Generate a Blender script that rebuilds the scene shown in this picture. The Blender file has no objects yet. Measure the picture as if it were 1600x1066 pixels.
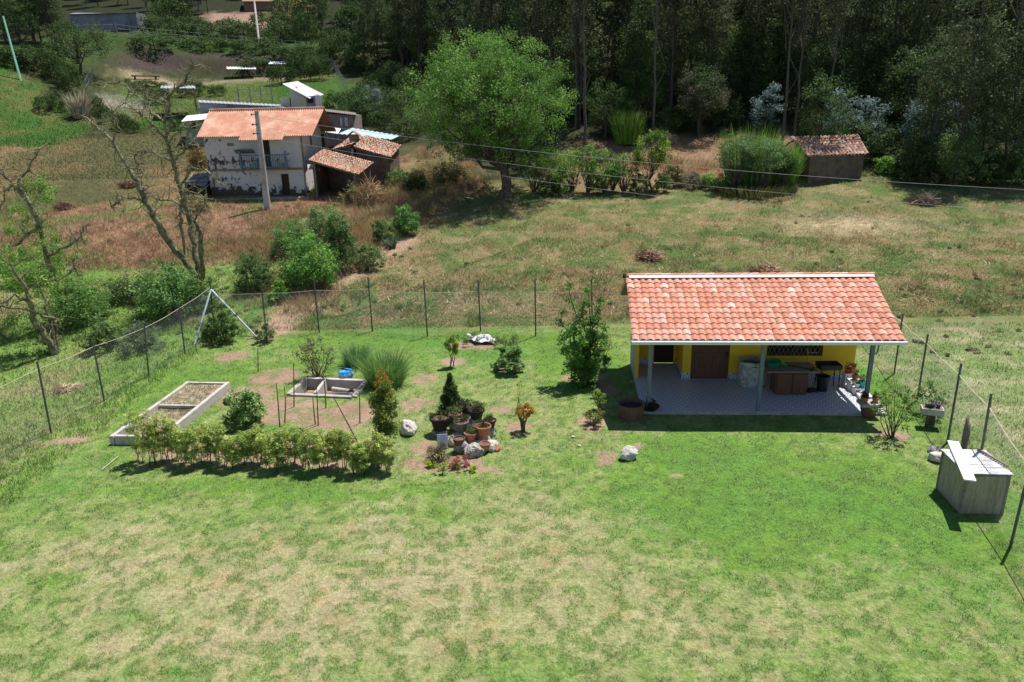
import bpy, math, random
import numpy as np
from math import sin, cos, tan, radians, pi, atan2, sqrt
SC = bpy.context.scene
COL = SC.collection
# ------------------------------------------------------------ camera
CH = 10.0; PITCH = radians(18); ROLL = radians(1.2); FPX = 1153.0
Fw = np.array([0, cos(PITCH), -sin(PITCH)])
R0 = np.array([1.0, 0, 0]); U0 = np.array([0, sin(PITCH), cos(PITCH)])
Rw = cos(ROLL)*R0 - sin(ROLL)*U0; Uw = cos(ROLL)*U0 + sin(ROLL)*R0
CAM = np.array([0, 0, CH])
cd = bpy.data.cameras.new('camera'); cam = bpy.data.objects.new('camera', cd); COL.objects.link(cam)
cd.sensor_fit = 'HORIZONTAL'; cd.sensor_width = 36; cd.lens = FPX/1600*36; cd.clip_end = 3000; cd.clip_start = .1
from mathutils import Matrix, Vector
m = Matrix.Identity(4)
for i in range(3):
    m[i][0] = Rw[i]; m[i][1] = Uw[i]; m[i][2] = -Fw[i]; m[i][3] = CAM[i]
cam.matrix_world = m
SC.camera = cam
# ------------------------------------------------------------ world and sun
SD = Vector((.80, .78, 2.7)).normalized()
w = bpy.data.worlds.new('World'); SC.world = w; w.use_nodes = True
nt = w.node_tree; bg = nt.nodes['Background']; sky = nt.nodes.new('ShaderNodeTexSky')
sky.sky_type = 'NISHITA'; sky.sun_disc = False
sky.sun_elevation = math.asin(SD.z); sky.sun_rotation = atan2(SD.x, SD.y)
sky.altitude = 2500
nt.links.new(sky.outputs[0], bg.inputs[0]); bg.inputs[1].default_value = .09
sl = bpy.data.lights.new('sun', 'SUN'); so = bpy.data.objects.new('sun', sl); COL.objects.link(so)
sl.energy = 4.6; sl.angle = radians(.5); sl.color = (1, .955, .89)
so.rotation_euler = SD.to_track_quat('Z', 'Y').to_euler(); so.location = (0, 0, 60)
SC.view_settings.view_transform = 'Standard'; SC.view_settings.look = 'None'
SC.view_settings.exposure = 0.5; SC.view_settings.gamma = 1
# ------------------------------------------------------------ maths helpers
def ray(px, py):
    return Fw + Rw*(px-800)/FPX - Uw*(py-533)/FPX
def proj(p):
    d = np.asarray(p, float) - CAM
    return 800+FPX*(d@Rw)/(d@Fw), 533-FPX*(d@Uw)/(d@Fw)
def W(px, py, D):
    d = ray(px, py); return CAM + d*(D/d[1])
def _hash(ix, iy, s):
    h = (ix.astype(np.int64)*374761393 + iy.astype(np.int64)*668265263 + s*974634777) & 0xffffffff
    h = ((h ^ (h >> 13))*1274126177) & 0xffffffff
    return ((h ^ (h >> 16)) & 0xffff)/65535.0
def vnoise(x, y, s=0):
    x = np.asarray(x, float); y = np.asarray(y, float)
    ix = np.floor(x); iy = np.floor(y); fx = x-ix; fy = y-iy
    fx = fx*fx*(3-2*fx); fy = fy*fy*(3-2*fy)
    a = _hash(ix, iy, s); b = _hash(ix+1, iy, s); c = _hash(ix, iy+1, s); d = _hash(ix+1, iy+1, s)
    return (a*(1-fx)+b*fx)*(1-fy) + (c*(1-fx)+d*fx)*fy
def fbm(x, y, sc, s=0, o=4):
    r = 0; a = .5; t = 0
    for k in range(o):
        r = r+a*vnoise(np.asarray(x)/sc*2**k, np.asarray(y)/sc*2**k, s+k*17); t += a; a *= .55
    return r/t
def sst(a, b, x):
    t = np.clip((np.asarray(x, float)-a)/(b-a), 0, 1); return t*t*(3-2*t)
LP = np.array([(-60, 0), (33, 0), (60, 3.1), (68, 4.6), (75, 6.4), (90, 9.2), (120, 14.5), (123.5, 17.2), (145, 22.5), (185, 32), (260, 50), (700, 150)], float)
RP = np.array([(-60, 0), (33, 0), (60, 3.1), (70, 5.9), (78, 8.5), (100, 16.5), (150, 38), (260, 80), (700, 240)], float)
def hz(x, y):
    x = np.asarray(x, float); y = np.asarray(y, float)
    l = np.interp(y, LP[:, 0], LP[:, 1]); r = np.interp(y, RP[:, 0], RP[:, 1])
    t = sst(-14, 4, x)
    z = l*(1-t)+r*t
    z = z + 6.5*sst(-45, -66, x)*sst(70, 92, y)*sst(150, 110, y)                 # grassy mound at the left
    # outside the left fence the land drops, gully beside the field
    z = z - 0.6*sst(-13.5, -20, x)*sst(36, 30, y)
    d = (x+9.2)*(-.79)+(y-34)*.61                                               # signed distance off the gully line
    z = z - .45*np.exp(-(((x+9.2)*.79-(y-34)*.61+.6)/.8)**2)*sst(34, 36, y)*sst(52, 47, y)
    z = z + (fbm(x, y, 9, 3)-.5)*.5*sst(34, 45, y) + (fbm(x, y, 2.2, 5)-.5)*.06
    return z
def P(px, py):
    d = ray(px, py); D = np.concatenate([np.arange(9, 70, .05), np.arange(70, 330, .25)])
    pts = CAM[None]+d[None]*(D/d[1])[:, None]
    below = pts[:, 2] < hz(pts[:, 0], pts[:, 1])
    i = int(np.argmax(below)) if below.any() else len(D)-1
    p = pts[i].copy(); p[2] = float(hz(p[0], p[1])); return p
def G(x, y): return np.array([x, y, float(hz(x, y))])
def pxm(D): return FPX/(D*cos(PITCH)+2)                                         # photo pixels per metre at distance D
def hrow(p, row):
    lo, hi = 0, 30
    for _ in range(40):
        mm = (lo+hi)/2
        if proj(p+np.array([0, 0, mm]))[1] > row: lo = mm
        else: hi = mm
    return lo
# ------------------------------------------------------------ mesh builder
class MB:
    def __init__(s): s.v = []; s.f = []; s.c = []; s.n = 0
    def add(s, v, f, c=None):
        v = np.asarray(v, float).reshape(-1, 3); f = np.asarray(f, int)
        s.v.append(v); s.f.append(f+s.n); s.n += len(v)
        cc = np.ones((len(v), 3))
        if c is not None: cc = cc*np.asarray(c, float)
        s.c.append(cc); return s
    def box(s, c, size, rz=0, col=None, tilt=None):
        sx, sy, sz = [q/2 for q in size]
        v = np.array([(x, y, z) for z in (-sz, sz) for y in (-sy, sy) for x in (-sx, sx)])
        if tilt is not None: v = v@rotx(tilt).T
        v = v@rotz(rz).T + np.asarray(c, float)
        return s.add(v, [(0, 2, 3, 1), (4, 5, 7, 6), (0, 1, 5, 4), (2, 6, 7, 3), (0, 4, 6, 2), (1, 3, 7, 5)], col)
    def tube(s, pts, rad, n=6, col=None, caps=True):
        pts = np.asarray(pts, float); k = len(pts); rad = np.ones(k)*np.asarray(rad, float)
        t = np.gradient(pts, axis=0); t /= np.linalg.norm(t, axis=1)[:, None]+1e-9
        u = np.cross(t, np.where(np.abs(t[:, 2:]) > .9, [[1., 0, 0]], [[0, 0, 1.]])); u /= np.linalg.norm(u, axis=1)[:, None]+1e-9
        for i in range(1, k):
            if u[i]@u[i-1] < 0: u[i] = -u[i]
        w_ = np.cross(t, u); a = np.arange(n)*2*pi/n
        v = pts[:, None]+rad[:, None, None]*(u[:, None]*np.cos(a)[None, :, None]+w_[:, None]*np.sin(a)[None, :, None])
        i, j = np.meshgrid(np.arange(k-1), np.arange(n), indexing='ij'); i = i.ravel(); j = j.ravel(); j2 = (j+1) % n
        s.add(v.reshape(-1, 3), np.stack([i*n+j, i*n+j2, (i+1)*n+j2, (i+1)*n+j], 1), col)
        if caps and n <= 8:
            b = s.n-k*n
            for st in (0, (k-1)*n):
                if n == 4: s.f.append(np.array([[b+st+q for q in range(4)]]))
                else: s.f.append(np.array([[b+st, b+st+q, b+st+q+1] for q in range(1, n-1)]))
        return s
    def lathe(s, c, prof, n=16, col=None, jit=0, rng=None):
        prof = np.asarray(prof, float); a = np.arange(n)*2*pi/n; k = len(prof)
        r = prof[:, 0][:, None]*np.ones(n)[None]
        if jit: r = r*(1+jit*rng.normal(size=(k, n)))
        v = np.stack([r*np.cos(a), r*np.sin(a), prof[:, 1][:, None]*np.ones(n)], 2)+np.asarray(c, float)
        i, j = np.meshgrid(np.arange(k-1), np.arange(n), indexing='ij'); i = i.ravel(); j = j.ravel(); j2 = (j+1) % n
        return s.add(v.reshape(-1, 3), np.stack([i*n+j, i*n+j2, (i+1)*n+j2, (i+1)*n+j], 1), col)
    def slab(s, q, th, col=None):
        q = np.asarray(q, float); nn = np.cross(q[1]-q[0], q[3]-q[0]); nn /= np.linalg.norm(nn)
        v = np.concatenate([q, q-nn*th])
        return s.add(v, [(0, 1, 2, 3), (7, 6, 5, 4), (0, 4, 5, 1), (1, 5, 6, 2), (2, 6, 7, 3), (3, 7, 4, 0)], col)
    def prism(s, poly, y0, y1, tf):
        """polygon in local x,z extruded along local y; tf maps local points to world"""
        n = len(poly); a = [tf(x, y0, z) for x, z in poly]+[tf(x, y1, z) for x, z in poly]
        base = s.n; s.add(a, [(i, (i+1) % n, n+(i+1) % n, n+i) for i in range(n)])
        for o in (0, n):
            s.f.append(np.array([[base+o, base+o+i, base+o+i+1] for i in range(1, n-1)]))
        return s
    def build(s, name, mat, parent=None, smooth=False, colors=False):
        me = bpy.data.meshes.new(name)
        if s.n:
            v = np.concatenate(s.v); ls = []; st = []; tot = []; pos = 0
            for f in s.f:
                if len(f) == 0: continue
                kk = f.shape[1]; ls.append(f.ravel()); st.append(pos+np.arange(len(f))*kk); tot.append(np.full(len(f), kk)); pos += f.size
            ls = np.concatenate(ls); st = np.concatenate(st); tot = np.concatenate(tot)
            me.vertices.add(len(v)); me.vertices.foreach_set('co', v.astype(np.float32).ravel())
            me.loops.add(len(ls)); me.loops.foreach_set('vertex_index', ls.astype(np.int32))
            me.polygons.add(len(st)); me.polygons.foreach_set('loop_start', st.astype(np.int32)); me.polygons.foreach_set('loop_total', tot.astype(np.int32))
            me.update(calc_edges=True); me.validate()
            me.polygons.foreach_set('use_smooth', np.full(len(me.polygons), bool(smooth)))
            if colors:
                c = np.concatenate(s.c); at = me.attributes.new('col', 'FLOAT_COLOR', 'POINT')
                at.data.foreach_set('color', np.concatenate([c, np.ones((len(c), 1))], 1).astype(np.float32).ravel())
        me.materials.append(mat)
        o = bpy.data.objects.new(name, me); COL.objects.link(o)
        if parent is not None:
            o.parent = parent
            off = np.array(parent.location)
            if s.n and parent.get('_world', 1):
                me.transform(Matrix.Translation(-Vector(parent.location)))
        return o
def rotz(a): return np.array([[cos(a), -sin(a), 0], [sin(a), cos(a), 0], [0, 0, 1]])
def rotx(a): return np.array([[1, 0, 0], [0, cos(a), -sin(a)], [0, sin(a), cos(a)]])
def thing(name, loc, label, cat, group=None):
    o = bpy.data.objects.new(name, None); COL.objects.link(o); o.location = [float(q) for q in loc]; o.empty_display_size = .2
    o['label'] = label; o['category'] = cat
    if group: o['group'] = group
    return o
def tag(o, label=None, cat=None, group=None, kind=None):
    if label: o['label'] = label
    if cat: o['category'] = cat
    if group: o['group'] = group
    if kind: o['kind'] = kind
    return o
def recenter(o):
    """put a lone mesh object's origin at its base"""
    n = len(o.data.vertices); a = np.empty(n*3, np.float32); o.data.vertices.foreach_get('co', a); a = a.reshape(-1, 3)
    c = Vector((float(a[:, 0].mean()), float(a[:, 1].mean()), float(a[:, 2].min())))
    o.data.transform(Matrix.Translation(-c)); o.location = c; return o
def single(mb, name, mat, label, cat, group=None, smooth=False, colors=False):
    return tag(recenter(mb.build(name, mat, smooth=smooth, colors=colors)), label, cat, group)
def dup(root, loc, rz=0, sc=1, label=None):
    r = root.copy(); COL.objects.link(r); r.location = [float(q) for q in loc]; r.rotation_euler = (0, 0, rz); r.scale = (sc[0], sc[0], sc[1]) if isinstance(sc, tuple) else (sc,)*3
    if label: r['label'] = label
    for ch in list(root.children):
        c = ch.copy(); COL.objects.link(c); c.parent = r
    return r
# ------------------------------------------------------------ materials
def MAT(name, col=(.5, .5, .5), rough=.85, var=.25, scale=6, bump=.25, bscale=30, attr=False, transl=0, metal=0, col2=None, t2=(.45, .6), s2=3, spec=.3, bdist=.01, stretch=None):
    m = bpy.data.materials.new(name); m.use_nodes = True; n = m.node_tree.nodes; L = m.node_tree.links.new
    b = n['Principled BSDF']; out = n['Material Output']
    b.inputs['Roughness'].default_value = rough; b.inputs['Metallic'].default_value = metal; b.inputs['Specular IOR Level'].default_value = spec
    tc = n.new('ShaderNodeTexCoord'); vec = tc.outputs['Object']
    if stretch:
        mp = n.new('ShaderNodeMapping'); mp.inputs['Scale'].default_value = stretch; L(vec, mp.inputs[0]); vec = mp.outputs[0]
    if attr:
        a = n.new('ShaderNodeAttribute'); a.attribute_name = 'col'; src = a.outputs['Color']
    else:
        r = n.new('ShaderNodeRGB'); r.outputs[0].default_value = (*col, 1); src = r.outputs[0]
    if col2 is not None:
        nz = n.new('ShaderNodeTexNoise'); nz.inputs['Scale'].default_value = s2; nz.inputs['Detail'].default_value = 6; nz.inputs['Roughness'].default_value = .65; L(vec, nz.inputs['Vector'])
        mr = n.new('ShaderNodeMapRange'); mr.inputs[1].default_value = t2[0]; mr.inputs[2].default_value = t2[1]; L(nz.outputs[0], mr.inputs[0])
        mx = n.new('ShaderNodeMix'); mx.data_type = 'RGBA'; L(mr.outputs[0], mx.inputs[0]); L(src, mx.inputs[6]); mx.inputs[7].default_value = (*col2, 1); src = mx.outputs[2]
    if var:
        nz = n.new('ShaderNodeTexNoise'); nz.inputs['Scale'].default_value = scale; nz.inputs['Detail'].default_value = 5; L(vec, nz.inputs['Vector'])
        mr = n.new('ShaderNodeMapRange'); mr.inputs[1].default_value = .25; mr.inputs[2].default_value = .75; mr.inputs[3].default_value = 1-var; mr.inputs[4].default_value = 1+var; L(nz.outputs[0], mr.inputs[0])
        mu = n.new('ShaderNodeVectorMath'); mu.operation = 'SCALE'; L(src, mu.inputs[0]); L(mr.outputs[0], mu.inputs['Scale']); src = mu.outputs[0]
    L(src, b.inputs['Base Color'])
    if bump:
        nz = n.new('ShaderNodeTexNoise'); nz.inputs['Scale'].default_value = bscale; nz.inputs['Detail'].default_value = 5; L(vec, nz.inputs['Vector'])
        bp = n.new('ShaderNodeBump'); bp.inputs['Strength'].default_value = bump; bp.inputs['Distance'].default_value = bdist*5; L(nz.outputs[0], bp.inputs['Height']); L(bp.outputs[0], b.inputs['Normal'])
    if transl:
        tr = n.new('ShaderNodeBsdfTranslucent'); L(src, tr.inputs[0]); ms = n.new('ShaderNodeMixShader'); ms.inputs[0].default_value = transl
        L(b.outputs[0], ms.inputs[1]); L(tr.outputs[0], ms.inputs[2]); L(ms.outputs[0], out.inputs['Surface'])
    return m
mleaf = MAT('leaf', attr=True, rough=.6, var=0, bump=0, transl=.42, spec=.25)
mgrass = MAT('grass_blade', attr=True, rough=.8, var=0, bump=0, transl=.4, spec=.1)
mdry = MAT('dry_stalk', attr=True, rough=.9, var=.15, bump=0, transl=.2, spec=.1)
mbark = MAT('bark', (.085, .065, .045), col2=(.16, .14, .10), s2=4, bscale=18, bump=.8, var=.3)
mbarkg = MAT('pale_bark', (.17, .14, .10), col2=(.09, .07, .05), s2=2, bump=.5, var=.3)
mmoss = MAT('mossy_bark', (.12, .095, .07), col2=(.25, .23, .13), s2=3.5, t2=(.4, .55), bump=.9, bscale=14, var=.3)
msoil = MAT('soil', (.26, .17, .115), col2=(.34, .25, .17), s2=3, bump=1, bscale=25, var=.3)
mdirt = MAT('bed_soil', (.24, .19, .13), col2=(.34, .28, .18), s2=6, bump=1, bscale=22, var=.35)
mconc = MAT('weathered_concrete', (.42, .39, .34), col2=(.24, .22, .18), s2=2.5, t2=(.5, .75), bump=.5, bscale=25, var=.2)
mconcw = MAT('pale_concrete', (.50, .465, .42), col2=(.28, .25, .21), s2=3, t2=(.5, .7), bump=.4, var=.15)
mrock = MAT('grey_rock', (.46, .43, .38), col2=(.22, .2, .18), s2=4, bump=1, bscale=12, var=.3, bdist=.02)
mrockw = MAT('white_rock', (.58, .54, .49), col2=(.36, .32, .27), s2=5, bump=.8, bscale=12, var=.2)
mpost = MAT('steel_post', (.12, .125, .13), rough=.55, metal=.5, var=.3, scale=8, bump=.1)
mgalv = MAT('galvanised_pipe', (.62, .66, .72), rough=.45, metal=.2, var=.15, bump=.05)
mwire = MAT('fence_wire', (.30, .31, .31), rough=.5, metal=.4, var=.1, bump=0)
mrope = MAT('pale_rail_wire', (.52, .46, .36), rough=.8, var=.2, bump=0)
mcable = MAT('power_cable', (.42, .42, .42), rough=.5, var=.1, bump=0)
mwhite = MAT('white_paint', (.80, .80, .80), rough=.5, var=.06, bump=.05)
myellow = MAT('ochre_wall_paint', (.80, .50, .035), rough=.8, var=.08, scale=2, bump=.15, bscale=60)
mclay = MAT('clay_pot', (.42, .17, .09), var=.25, scale=10, bump=.3)
mclayd = MAT('dark_clay', (.16, .09, .06), var=.3, scale=8, bump=.5)
mblack = MAT('black_plastic', (.02, .02, .022), rough=.45, var=.2, bump=.1)
mblackm = MAT('black_steel', (.03, .03, .032), rough=.5, metal=.3, var=.2, bump=.1)
mgrey = MAT('grey_steel_column', (.16, .19, .22), rough=.5, var=.12, bump=.05)
mdoor = MAT('varnished_wood', (.15, .065, .038), rough=.55, var=.3, scale=3, bump=.3, bscale=12, stretch=(9, 9, 1))
mdark = MAT('dark_wood', (.045, .028, .02), rough=.7, var=.3, bump=.3, stretch=(8, 8, 1))
mwood = MAT('weathered_wood', (.30, .25, .20), col2=(.18, .14, .11), s2=3, var=.25, bump=.5, bscale=15, stretch=(1, 8, 8))
mgwood = MAT('grey_timber', (.25, .22, .19), col2=(.15, .12, .1), s2=3, var=.3, bump=.5)
mint = MAT('dark_interior', (.03, .026, .022), var=.2, bump=0)
mtin = MAT('tin_sheet', (.45, .48, .52), rough=.45, metal=.35, col2=(.25, .2, .16), s2=1.6, t2=(.55, .7), var=.15, bump=.1)
mtinw = MAT('white_tin_sheet', (.74, .75, .76), rough=.5, metal=.1, col2=(.38, .2, .12), s2=.9, t2=(.56, .66), var=.1, bump=.1)
mtile = MAT('roof_tile', attr=True, rough=.75, var=.18, scale=9, bump=.35, bscale=50, spec=.25)
mtileo = MAT('old_roof_tile', attr=True, rough=.9, var=.22, scale=3, bump=.5, bscale=20, spec=.15, col2=(.30, .24, .19), s2=1.2, t2=(.5, .75))
mridge = MAT('ridge_flashing', (.70, .52, .47), rough=.5, var=.08, bump=.1)
mred = MAT('red_corrugated', (.47, .22, .14), rough=.8, col2=(.58, .37, .27), s2=.9, t2=(.42, .62), var=.12, scale=3, bump=.1)
mbrick = MAT('mud_brick', (.30, .20, .15), col2=(.2, .14, .1), s2=3, var=.25, bump=.7, bscale=10)
madobe = MAT('adobe_wall', (.17, .12, .095), col2=(.11, .08, .065), s2=1.5, var=.25, bump=.7, bscale=9)
mcream = MAT('cream_render', (.56, .52, .42), var=.12, scale=2, bump=.3)
mgwall = MAT('grey_rendered_wall', (.27, .28, .32), col2=(.15, .15, .18), s2=.35, t2=(.45, .62), var=.15, scale=1, bump=.2)
mbluew = MAT('blue_painted_wood', (.13, .19, .24), var=.25, bump=.3)
mtarp = MAT('blue_plastic', (.06, .34, .72), rough=.4, var=.25, scale=8, bump=.6, bscale=8)
mgreenp = MAT('green_plastic', (.02, .20, .12), rough=.4, var=.15)
mcloth = MAT('bright_green_cloth', (.10, .55, .12), rough=.8, var=.2)
msack = MAT('woven_sack', (.50, .49, .45), col2=(.34, .31, .27), s2=5, rough=.8, var=.2, bump=.8, bscale=14)
mpoleC = MAT('concrete_pole', (.50, .48, .46), col2=(.36, .3, .27), s2=1.2, var=.12, bump=.2)
mplum = MAT('purple_pot', (.07, .06, .13), rough=.5, var=.2)
# patterned floor tiles
def tilemat(vert=False):
    m = bpy.data.materials.new('patterned_floor_tile'); m.use_nodes = True; n = m.node_tree.nodes; L = m.node_tree.links.new
    b = n['Principled BSDF']; b.inputs['Roughness'].default_value = .35
    tc = n.new('ShaderNodeTexCoord')
    def ring(scale, c0, c1, prev=None):
        mp = n.new('ShaderNodeVectorMath'); mp.operation = 'SCALE'; mp.inputs['Scale'].default_value = scale; L(tc.outputs['Object'], mp.inputs[0])
        fr = n.new('ShaderNodeVectorMath'); fr.operation = 'FRACTION'; L(mp.outputs[0], fr.inputs[0])
        su = n.new('ShaderNodeVectorMath'); su.operation = 'SUBTRACT'; su.inputs[1].default_value = (.5, .5, .5); L(fr.outputs[0], su.inputs[0])
        sx = n.new('ShaderNodeSeparateXYZ'); L(su.outputs[0], sx.inputs[0])
        cx = n.new('ShaderNodeCombineXYZ'); L(sx.outputs[0], cx.inputs[0]); L(sx.outputs[2 if vert else 1], cx.inputs[1])
        ln = n.new('ShaderNodeVectorMath'); ln.operation = 'LENGTH'; L(cx.outputs[0], ln.inputs[0])
        cr = n.new('ShaderNodeValToRGB'); e = cr.color_ramp; e.interpolation = 'CONSTANT'
        e.elements[0].position = 0; e.elements[0].color = (*c0, 1); e.elements[1].position = .16; e.elements[1].color = (*c1, 1)
        for p_, c_ in ((.30, c0), (.42, c1), (.56, c0)):
            q = e.elements.new(p_); q.color = (*c_, 1)
        L(ln.outputs['Value'], cr.inputs[0]); return cr.outputs[0]
    c = ring(3.6, (.22, .25, .36), (.66, .66, .68))
    L(c, b.inputs['Base Color'])
    return m
mfloor = tilemat(); mskirt = tilemat(True)
# window and peeling plaster
def peelmat():
    m = MAT('peeling_white_plaster', (.62, .59, .58), var=.1, scale=2, bump=.4, bscale=12, rough=.9)
    n = m.node_tree.nodes; L = m.node_tree.links.new; b = n['Principled BSDF']; src = b.inputs['Base Color'].links[0].from_socket
    tc = n.new('ShaderNodeTexCoord'); nz = n.new('ShaderNodeTexNoise'); nz.inputs['Scale'].default_value = 2.0; nz.inputs['Detail'].default_value = 8; nz.inputs['Roughness'].default_value = .72
    L(tc.outputs['Object'], nz.inputs['Vector'])
    sp = n.new('ShaderNodeSeparateXYZ'); L(tc.outputs['Object'], sp.inputs[0])
    # peeling is heaviest low on each storey and to the left
    cr = n.new('ShaderNodeValToRGB'); e = cr.color_ramp; e.elements[0].position = 0; e.elements[0].color = (.30, .30, .30, 1); e.elements[1].position = 1; e.elements[1].color = (0, 0, 0, 1)
    for p_, v_ in ((.10, .15), (.20, .05), (.36, .03), (.385, .09), (.52, .11), (.64, .02), (.7, .0)):
        q = e.elements.new(p_); q.color = (v_, v_, v_, 1)
    mr = n.new('ShaderNodeMapRange'); mr.inputs[1].default_value = 0; mr.inputs[2].default_value = 5.2; L(sp.outputs[2], mr.inputs[0]); L(mr.outputs[0], cr.inputs[0])
    mx_ = n.new('ShaderNodeMapRange'); mx_.inputs[1].default_value = 0; mx_.inputs[2].default_value = 7.5; mx_.inputs[3].default_value = .06; mx_.inputs[4].default_value = -.05; L(sp.outputs[0], mx_.inputs[0])
    a1 = n.new('ShaderNodeMath'); L(nz.outputs[0], a1.inputs[0]); L(cr.outputs[0], a1.inputs[1])
    a2 = n.new('ShaderNodeMath'); L(a1.outputs[0], a2.inputs[0]); L(mx_.outputs[0], a2.inputs[1])
    st = n.new('ShaderNodeMapRange'); st.inputs[1].default_value = .615; st.inputs[2].default_value = .66; L(a2.outputs[0], st.inputs[0])
    mx = n.new('ShaderNodeMix'); mx.data_type = 'RGBA'; L(st.outputs[0], mx.inputs[0]); L(src, mx.inputs[6]); mx.inputs[7].default_value = (.085, .06, .05, 1)
    L(mx.outputs[2], b.inputs['Base Color']); return m
mpeel = peelmat()
# ------------------------------------------------------------ ground colours
def poly(pts): return np.array([P(*q)[:2] for q in pts])
def inside(x, y, pg):
    r = np.zeros(np.shape(x), bool); j = len(pg)-1
    for i in range(len(pg)):
        xi, yi = pg[i]; xj, yj = pg[j]
        c = ((yi > y) != (yj > y)) & (x < (xj-xi)*(y-yi)/(yj-yi+1e-12)+xi); r ^= c; j = i
    return r
PG = dict(
    brown=poly([(-80, 345), (120, 318), (235, 322), (330, 312), (440, 312), (500, 300), (560, 285), (640, 238), (720, 236), (760, 300), (690, 330), (640, 372), (560, 420), (470, 415), (330, 412), (200, 425), (60, 415), (-80, 430)]),
    olive=poly([(-80, 215), (90, 225), (320, 200), (335, 330), (250, 318), (100, 322), (-80, 350)]),
    gully=poly([(395, 540), (400, 515), (470, 455), (560, 405), (640, 365), (655, 375), (580, 425), (500, 478), (440, 530)]),
    back=poly([(880, 235), (1010, 212), (1240, 216), (1245, 290), (880, 300)]),
    farg=poly([(165, 200), (175, 135), (200, 118), (520, 112), (560, 140), (560, 170), (300, 172), (290, 205)]),
    strip=poly([(185, 122), (190, 106), (520, 104), (520, 116)]),
    mound=poly([(-100, 235), (-100, 60), (40, 118), (100, 165), (160, 205), (90, 228)]),
    bank=poly([(180, 104), (200, 82), (330, 84), (540, 96), (520, 106), (300, 104)]),
    upper=poly([(60, 60), (230, 40), (560, 70), (530, 80), (200, 62), (130, 95), (120, 140), (90, 130)]),
    plot=poly([(318, 20), (440, 22), (440, 46), (320, 46)]), corn=poly([(435, 0), (490, 0), (490, 26), (450, 24)]),
    path=poly([(150, 150), (170, 150), (215, 160), (230, 185), (190, 172), (150, 165)]),
    outl=poly([(-200, 700), (-200, 430), (60, 420), (330, 420), (330, 500), (60, 640), (-60, 740)]),
)
SOIL = []                                                                     # (x, y, rx, ry) of bare earth
for (px, py, rx, ry) in [(708, 566, 24, 7), (813, 668, 22, 9), (783, 640, 20, 8), (796, 576, 22, 6), (655, 632, 30, 9), (662, 592, 22, 8), (928, 660, 26, 10), (925, 672, 14, 6),
                         (1392, 680, 24, 9), (445, 640, 60, 22), (520, 655, 70, 22), (385, 620, 45, 20), (400, 700, 190, 13), (560, 728, 70, 9), (420, 722, 190, 10), (300, 712, 90, 8), (690, 722, 65, 12),
                         (740, 735, 45, 7), (362, 557, 30, 7), (430, 590, 40, 14), (945, 715, 18, 12), (560, 640, 50, 14), (220, 690, 18, 5), (500, 700, 110, 12), (945, 600, 16, 22), (890, 590, 12, 5),
                         (665, 700, 30, 12), (100, 690, 50, 6), (110, 607, 22, 8), (740, 540, 40, 8), (1000, 700, 10, 6), (1060, 745, 12, 5)]:
    c = P(px, py); k = pxm(c[1]); SOIL.append((c[0], c[1], rx/k, ry/k*(c[1]/9.5)))
DRYB = []
for (px, py, rx, ry, a) in [(480, 940, 560, 130, 1.0), (820, 850, 260, 70, .55), (300, 870, 240, 60, .5), (860, 800, 130, 60, .5), (1000, 990, 260, 80, .45), (330, 1010, 260, 60, .45), (640, 660, 160, 60, .25), (1500, 960, 120, 60, .3), (1330, 352, 120, 12, .6), (1420, 340, 80, 14, .5),
                            (1550, 385, 80, 10, .6), (900, 310, 140, 14, .3), (1540, 640, 60, 60, .7), (1470, 600, 30, 40, .5), (1370, 1000, 100, 40, .3), (60, 880, 90, 40, .3), (1210, 730, 60, 20, .4)]:
    c = P(px, py); k = pxm(c[1]); DRYB.append((c[0], c[1], rx/k, ry/k*max(c[1], 12)/9.5, a))
LUSHB = []
for (px, py, rx, ry, a) in [(1200, 760, 280, 90, .9), (1050, 700, 90, 30, .8), (1150, 860, 60, 50, .7), (350, 770, 240, 22, .6), (300, 590, 160, 30, .6), (560, 760, 160, 20, .7), (1400, 780, 90, 60, .7),
                            (900, 560, 70, 40, .7), (100, 560, 120, 60, .8), (1400, 620, 40, 60, .9), (740, 530, 200, 20, .6), (1480, 440, 160, 60, .35), (1150, 400, 160, 30, .2), (700, 800, 60, 14, .5), (1500, 850, 60, 40, .8), (1300, 270, 90, 14, 1), (60, 920, 60, 30, .6), (540, 520, 170, 16, .9), (1410, 560, 20, 60, .9)]:
    c = P(px, py); k = pxm(c[1]); LUSHB.append((c[0], c[1], rx/k, ry/k*max(c[1], 12)/9.5, a))
def lerp(a, b, t): t = np.asarray(t)[..., None]; return a*(1-t)+np.asarray(b)*t
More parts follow.
